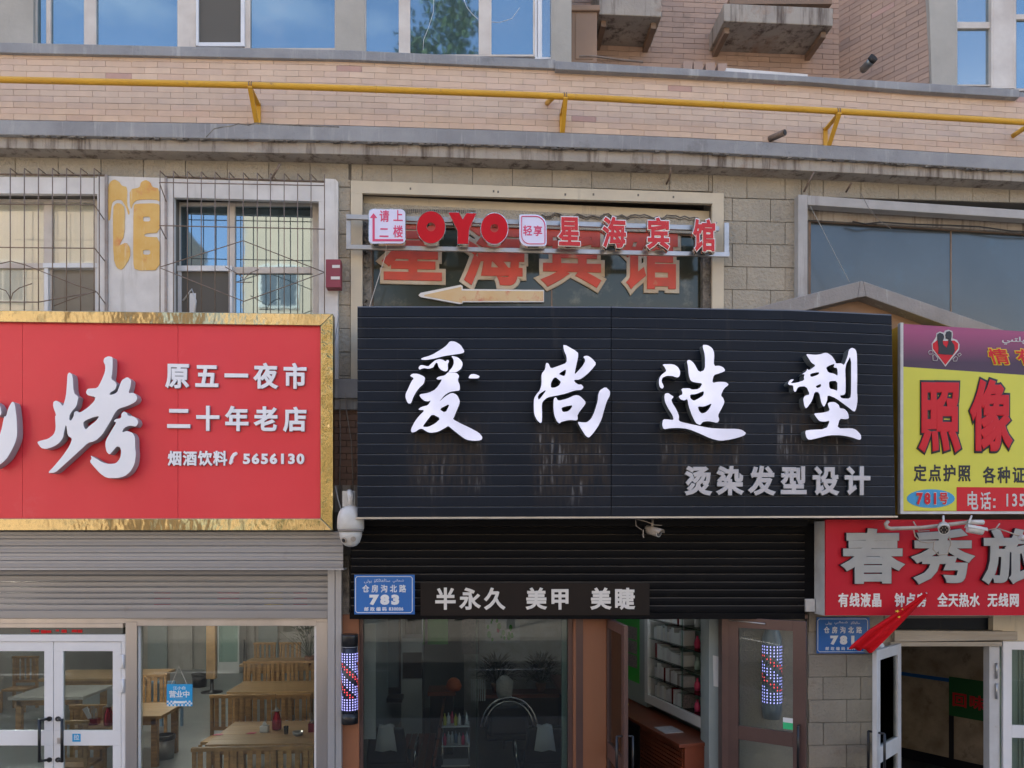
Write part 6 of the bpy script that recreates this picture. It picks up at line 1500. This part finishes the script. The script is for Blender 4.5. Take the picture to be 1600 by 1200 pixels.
for i in range(5):
    s_ = .78
    while s_ < s1 - .18:
        w_ = r2.uniform(.045, .075); h = r2.uniform(.13, .20); m = r2.choices(BXM, [5, 5, 3, .6, .5])[0]
        wq(G(), s_, s_ + w_ - .006, -.22, -.06, 1.09 + i * .26, 1.09 + i * .26 + h).build('product_box', m, SH); s_ += w_
    for s_ in (.12, .38, .58):
        m = r2.choice(['pink', 'white_gloss', 'vinyl_black', 'teal_shelf', 'wood_red']); c = W0 + wd * s_ - wn * .14
        G().lathe([(.035, 0), (.04, .06), (.03, .1), (.014, .12), (.014, .15)], (c.x, c.y, 1.09 + i * .26), 12).build('product_bottle', m, SH)
CT = thing('counter', 'red wooden counter with louvred doors below the showcase', 'counter', tuple(W0))
wq(G(), -.02, 4.4, -.1, .42, .84, .88).build('top', 'wood_red', CT, bevel=.004)
wq(G(), 1.2, 4.4, -.1, .36, .02, .84).build('cabinet', 'vinyl_black', CT)
wq(G(), 0, 1.2, -.1, .34, .02, .84).build('cabinet', 'wood_red', CT)
for i in range(15): wq(G(), .04 if True else 0, 1.16, .342, .356, .07 + i * .05, .105 + i * .05).build('louvre', 'wood_red', CT)
PO = thing('green_poster', 'bright green price poster with small photos on the salon wall beyond the showcase', 'poster', tuple(W0 + wd * 2.2))
wq(G(), s1 + .0, 3.4, -.30, -.02, .9, 2.69).build('board', 'wall_salon', PO)
wq(G(), s1 + .25, s1 + 1.05, -.02, -.012, 1.18, 2.22).build('sheet', 'green_poster', PO); wq(G(), s1 + .25, s1 + 1.05, -.02, -.010, 2.22, 2.45).build('heading', 'white_box', PO)
for i in range(2):
    for j in range(3): wq(G(), s1 + .31 + i * .36, s1 + .63 + i * .36, -.012, -.008, 1.38 + j * .2, 1.56 + j * .2).build('photo', 'photo_dark', PO)
for s_, m, lb in ((2.05, 'sign_yellow', 'yellow-green price list lying on the red counter'), (2.5, 'white_gloss', 'small white card lying on the red counter'), (.45, 'white_box', 'folded white magazine at the near end of the red counter')):
    meta(wq(G(), s_, s_ + .3, .12, .36, .881, .89).build('paper', m), lb, 'paper')
c = W0 + wd * 3.0 + wn * .25; t = thing('bottle', 'dark bottle with a green label at the far end of the red counter', 'bottle', (c.x, c.y, .88))
G().lathe([(.04, 0), (.045, .02), (.045, .17), (.02, .22), (.018, .27)], (c.x, c.y, .88), 14).build('glass', 'vinyl_black', t); G().lathe([(.046, .05), (.046, .13)], (c.x, c.y, .88), 14).build('label', 'sign_yellow', t)
q = PF(1062, 1200, .45); t = thing('red_stool', 'round red plastic stool just inside the open salon door', 'stool', (PX(1062, .25), .25, 0))
c = (PX(1062, .25), .25, 0); G().lathe([(.13, .40), (.15, .45), (.14, .475), (.0, .48)], c, 20).build('seat', 'plastic_red', t)
for a in range(4): G().tube([(c[0] + .12 * math.cos(a * 1.57 + .8), c[1] + .12 * math.sin(a * 1.57 + .8), .42), (c[0] + .16 * math.cos(a * 1.57 + .8), c[1] + .16 * math.sin(a * 1.57 + .8), .02)], .016, 6).build('leg', 'plastic_red', t)
# salon: bench, chairs, mirror station, wall pieces
def bxp(name, px0, px1, Y0, Y1, z0, z1, m, par_, **kw): return G().box(P(px0, 900, Y0).x, P(px1, 900, Y0).x, Y0, Y1, z0, z1).build(name, m, par_, **kw)
t = thing('slatted_bench', 'red-brown slatted bench standing lengthwise behind the salon window', 'bench', (PX(690, 1.4), 1.4, 0))
bx0 = PX(664, 1.0)
for i in range(5): G().box(bx0 - .35 + i * .085, bx0 - .28 + i * .085, .7, 2.6, .42, .45).build('slat', 'wood_red', t)
for i in range(4): G().hexa([(bx0 + .10 + i * .02, .7, .55 + i * .11), (bx0 + .13 + i * .02, .7, .55 + i * .11), (bx0 + .145 + i * .02, .7, .64 + i * .11), (bx0 + .115 + i * .02, .7, .64 + i * .11)], [(bx0 + .10 + i * .02, 2.6, .55 + i * .11), (bx0 + .13 + i * .02, 2.6, .55 + i * .11), (bx0 + .145 + i * .02, 2.6, .64 + i * .11), (bx0 + .115 + i * .02, 2.6, .64 + i * .11)]).build('back_slat', 'wood_red', t)
for y in (.8, 2.5):
    for x in (bx0 - .33, bx0 + .08): G().box(x - .02, x + .02, y - .02, y + .02, 0, .42).build('leg', 'vinyl_black', t)
    G().tube([(bx0 + .1, y, .4), (bx0 + .18, y, 1.0)], .014, 6).build('arm', 'vinyl_black', t)
t = thing('towel_cabinet', 'tall white cabinet with a dark opening deep inside the salon', 'cabinet', (P(643, 900, 3.6).x, 3.6, 0))
bxp('lower_box', 628, 660, 3.6, 4.1, 0, 1.04, 'white_gloss', t); bxp('upper_box', 628, 660, 3.6, 4.1, 1.46, 1.68, 'white_gloss', t); bxp('niche', 629, 659, 3.7, 4.1, 1.04, 1.46, 'vinyl_black', t); bxp('side', 627, 628.6, 3.6, 4.1, 0, 2.2, 'white_gloss', t); bxp('side', 659.4, 661, 3.6, 4.1, 0, 2.2, 'chrome_arc', t)
t = thing('mirror_station', 'dark framed dressing mirror left of the white cabinet', 'mirror', (P(615, 900, 3.2).x, 3.2, 0))
bxp('frame', 600, 626, 3.2, 3.28, .9, 2.2, 'vinyl_black', t); bxp('glass', 603, 623, 3.19, 3.198, 1.0, 2.1, 'pane_side', t); bxp('table', 596, 628, 2.95, 3.28, .82, .88, 'vinyl_black', t)
meta(bxp('vest', 668, 700, 4.5, 4.55, 1.46, 1.95, 'green_poster', None), 'bright green vest hanging at the back of the salon', 'vest')
t = thing('wall_shelf', 'dark red wooden shelf unit in the middle of the salon', 'shelf', (P(690, 900, 3.0).x, 3.0, 0))
bxp('top', 668, 712, 3.0, 3.5, .90, .96, 'wood_red', t); bxp('body', 672, 708, 3.05, 3.5, 0, .90, 'vinyl_black', t)
q = P(708, 900, 2.6); meta(G().lathe([(.09, 0), (.12, .06), (.09, .15), (.04, .19)], (q.x, 3.1, .96), 12).build('bag', mat('bag_orange', (.55, .12, .03), .5)), 'orange bag on the dark red shelf in the salon', 'bag')
t = thing('picture', 'white canvas picture with green leaves and a pink flower high on the salon back wall', 'picture', (P(786, 900, 5.4).x, 5.4, 1.8))
bxp('canvas', 758, 812, 5.35, 5.38, 1.36, 1.86, 'white_gloss', t)
r2 = random.Random(8)
for k in range(16):
    x = r2.uniform(760, 800); z = r2.uniform(1.42, 1.80); c = P(x, 900, 5.34).x; s_ = r2.uniform(.025, .07)
    n = 7; pts = [Vector((c + s_ * math.cos(2 * math.pi * i / n) * .6, 5.344 - k * .0004, z + s_ * math.sin(2 * math.pi * i / n))) for i in range(n)]; G().prism(pts, .002).build('flower' if k == 3 else 'leaf', 'pink' if k == 3 else 'green_poster', t)
structure('inner_wall', G().box(P(725, 900, 5.4).x, P(1000, 900, 5.4).x, 5.40, 5.5, 0, 2.69), 'frame_white')
t = thing('back_counter', 'low red wooden counter along the salon back and right wall', 'counter', (P(860, 900, 4.0).x, 4.0, 0))
bxp('top', 745, 905, 4.7, 5.2, .50, .56, 'wood_red', t); G().box(P(885, 900, 2.6).x, P(885, 900, 2.6).x + .5, 1.2, 4.7, .84, .90).build('top', 'wood_red', t); bxp('body', 748, 900, 4.75, 5.2, 0, .50, 'vinyl_black', t)
plant(776, 0, 4.9, .56, .50, 'left of two bushy plants on the salon back counter', spread=.3, n=260, leaf=.12); plant(845, 0, 4.9, .56, .50, 'right of two bushy plants on the salon back counter', spread=.34, n=260, leaf=.12)
t = thing('radiator', 'small white ribbed radiator at the back of the salon', 'radiator', (P(746, 900, 4.5).x, 4.5, .5))
for i in range(7): x = P(736 + i * 3.4, 900, 4.5).x; G().box(x, x + .022, 4.5, 4.56, .50, .86).build('rib', 'white_gloss', t)
def styling_chair(px, Y, label, rz=0, towel=True):
    x = P(px, 900, Y).x; t = thing('styling_chair', label, 'salon chair', (x, Y, 0), 'black salon chairs', local=False)
    G().box(x - .28, x + .28, Y - .1, Y + .42, .45, .58).build('seat', 'vinyl_black', t, bevel=.03); g = G().hexa([(x - .25, Y - .16, .55), (x + .25, Y - .16, .55), (x + .2, Y - .24, 1.0), (x - .2, Y - .24, 1.0)], [(x - .25, Y - .06, .55), (x + .25, Y - .06, .55), (x + .2, Y - .16, 1.0), (x - .2, Y - .16, 1.0)]); g.build('backrest', 'vinyl_black', t, bevel=.03)
    G().lathe([(.26, .02), (.26, .04), (.05, .07), (.04, .45)], (x, Y + .15, 0), 20).build('base', 'chrome_arc', t)
    for s_ in (-1, 1): G().tube([(x + s_ * .31, Y - .1, .5), (x + s_ * .33, Y - .08, .74), (x + s_ * .33, Y + .3, .74), (x + s_ * .31, Y + .38, .5)], .018, 8).build('armrest', 'chrome_arc', t)
    if towel:
        tw = thing('towel', 'white towel draped over the %s' % ('left salon chair' if px < 700 else 'right salon chair'), 'towel', (x, Y - .2, 1.0))
        g = G(); n = 10
        for i in range(n + 1):
            a = math.pi * i / n; yy_ = Y - .20 - .075 * math.cos(a); zz_ = 1.0 + .03 * math.sin(a)
            if i == 0: zz_ -= .26
            if i == n: zz_ -= .2
            for k in (-1, -.3, .4, 1): g.v.append((x + k * .115 * (1.1 if i in (0, n) else .75), yy_ - .008 * math.cos(k * 5), zz_ + .01 * math.sin(k * 4)))
        for i in range(n):
            for k in range(3): a = i * 4 + k; g.face((a, a + 1, a + 5, a + 4), True)
        o = g.build('cloth', 'towel', tw); md = o.modifiers.new('t', 'SOLIDIFY'); md.thickness = .012
styling_chair(607, .95, 'black salon chair nearest the left end of the window'); styling_chair(848, .85, 'black salon chair nearest the right end of the window')
t = thing('wash_chair', 'black reclining wash chair with a curved chrome frame in mid salon', 'salon chair', (P(795, 900, 1.8).x, 1.8, 0))
x = P(795, 900, 1.8).x; G().box(x - .3, x + .3, 1.9, 2.7, .5, .68).build('seat', 'vinyl_black', t, bevel=.04); G().box(x - .27, x + .27, 1.8, 1.95, .6, 1.02).build('backrest', 'vinyl_black', t, bevel=.05)
for r_ in (.32, .37): G().tube([(x + r_ * math.cos(a), 1.76, .72 + r_ * 1.1 * math.sin(a)) for a in [math.pi * i / 14 for i in range(15)]], .012, 8).build('arc', 'chrome_arc', t)
t = thing('hair_steamer', 'hair steamer wrapped in white plastic on a thin stand', 'steamer', (P(788, 900, 3.2).x, 3.2, 0))
x = P(788, 900, 3.2).x; g = G().lathe([(.05, .80), (.11, .86), (.13, .96), (.12, 1.06), (.07, 1.13), (.03, 1.15)], (x, 3.2, 0), 12); g.v = [(a_ + r2.uniform(-.016, .016), b_ + r2.uniform(-.016, .016), c_ + r2.uniform(-.02, .02)) for a_, b_, c_ in g.v]; o = g.build('hood', mat('wrap', (.62, .63, .64), .35, bump=(25, 1, .04)), t); G().tube([(x, 3.2, .05), (x, 3.2, .84)], .02, 8).build('stand', 'chrome_arc', t)
for px, Y in ((660, 2.2), (676, 2.9), (708, 3.4)):
    pass
for i, (px, Y, z, w_, h_, m, lb) in enumerate(((604, 5.0, 1.45, .5, .6, 'pane_side', 'pale framed price list left of the green vest at the back of the salon'), (722, 5.1, 1.2, .3, .8, 'photo_dark', 'dark framed hair-style picture right of the green vest'))):
    x = P(px, 900, Y).x; meta(G().box(x, x + w_, Y, Y + .02, z, z + h_).build('framed_picture', m), lb, 'picture')
t = thing('product_trolley', 'small trolley of bottles between the two salon chairs', 'trolley', (P(720, 900, 1.6).x, 1.6, 0))
x = P(712, 900, 1.6).x
for z in (.3, .55, .8): G().box(x - .18, x + .18, 1.5, 1.8, z, z + .015).build('tray', 'white_gloss', t)
for sx in (-.17, .17):
    for y in (1.52, 1.78): G().tube([(x + sx, y, .03), (x + sx, y, .82)], .009, 6).build('post', 'chrome_arc', t)
r2 = random.Random(31)
for z in (.565, .815):
    for k in range(7): G().lathe([(.022, 0), (.022, .1), (.008, .12), (.008, .15)], (x - .14 + k * .047, 1.6 + r2.uniform(-.06, .08), z), 8).build('bottle', r2.choice(['pink', 'white_gloss', 'vinyl_black', 'sign_yellow', 'plastic_blue']), t)
# ---------------- guesthouse passage: grimy facing wall with a green board
q0, q1 = P(1400, 900, 2.6), P(1552, 900, 1.5)
def hw(g, f0, f1, z0, z1, o_=0, t_=.1):
    a = Vector((q0.x + (q1.x - q0.x) * f0, q0.y + (q1.y - q0.y) * f0, 0)); b_ = Vector((q0.x + (q1.x - q0.x) * f1, q0.y + (q1.y - q0.y) * f1, 0)); d = (b_ - a).normalized(); n = Vector((d.y, -d.x, 0)) * o_; m_ = Vector((-d.y, d.x, 0)) * t_
    a, b_ = a + n, b_ + n
    return g.hexa([(a.x, a.y, z0), (b_.x, b_.y, z0), (b_.x, b_.y, z1), (a.x, a.y, z1)], [(a.x + m_.x, a.y + m_.y, z0), (b_.x + m_.x, b_.y + m_.y, z0), (b_.x + m_.x, b_.y + m_.y, z1), (a.x + m_.x, a.y + m_.y, z1)])
HW = G(); hw(HW, -.35, 1.3, 0, 2.69); structure('inner_wall', HW, 'wall_dirty')
structure('wall_stripe', hw(G(), -.35, .60, 1.22, 1.27, .012, .01), 'plate_blue')
structure('wall_post', hw(G(), .575, .62, .15, 1.24, .02, .02), 'ink')
structure('skirting', hw(G(), -.35, 1.3, .0, .16, .016, .012), 'ink')
t = thing('green_board', 'dark green board with two red characters on the grimy passage wall', 'sign', tuple(P(1515, 1060, 1.6)))
hw(G(), .58, 1.05, .76, 1.30, .03, .012).build('board', 'green_dark', t)
yw = math.atan2(q1.y - q0.y, q1.x - q0.x)
for ch, f in (('回', .69), ('味', .86)):
    a = Vector((q0.x + (q1.x - q0.x) * f, q0.y + (q1.y - q0.y) * f, 1.00)); me = glyph_mesh(ch, .02, .03, ['banner_text_red'])
    o = bpy.data.objects.new('character', me); attach(o, t); o.matrix_basis = Matrix.Translation(a + Vector((math.sin(yw), -math.cos(yw), 0)) * .045) @ Matrix.Rotation(yw, 4, 'Z') @ Matrix.Rotation(R(90), 4, 'X') @ Matrix.Diagonal((.2, .2, .2, 1)) @ Matrix.Translation((-.5, -.38, 0))
for k in ('used',):
    for o in C.objects:
        if k in o: del o[k]
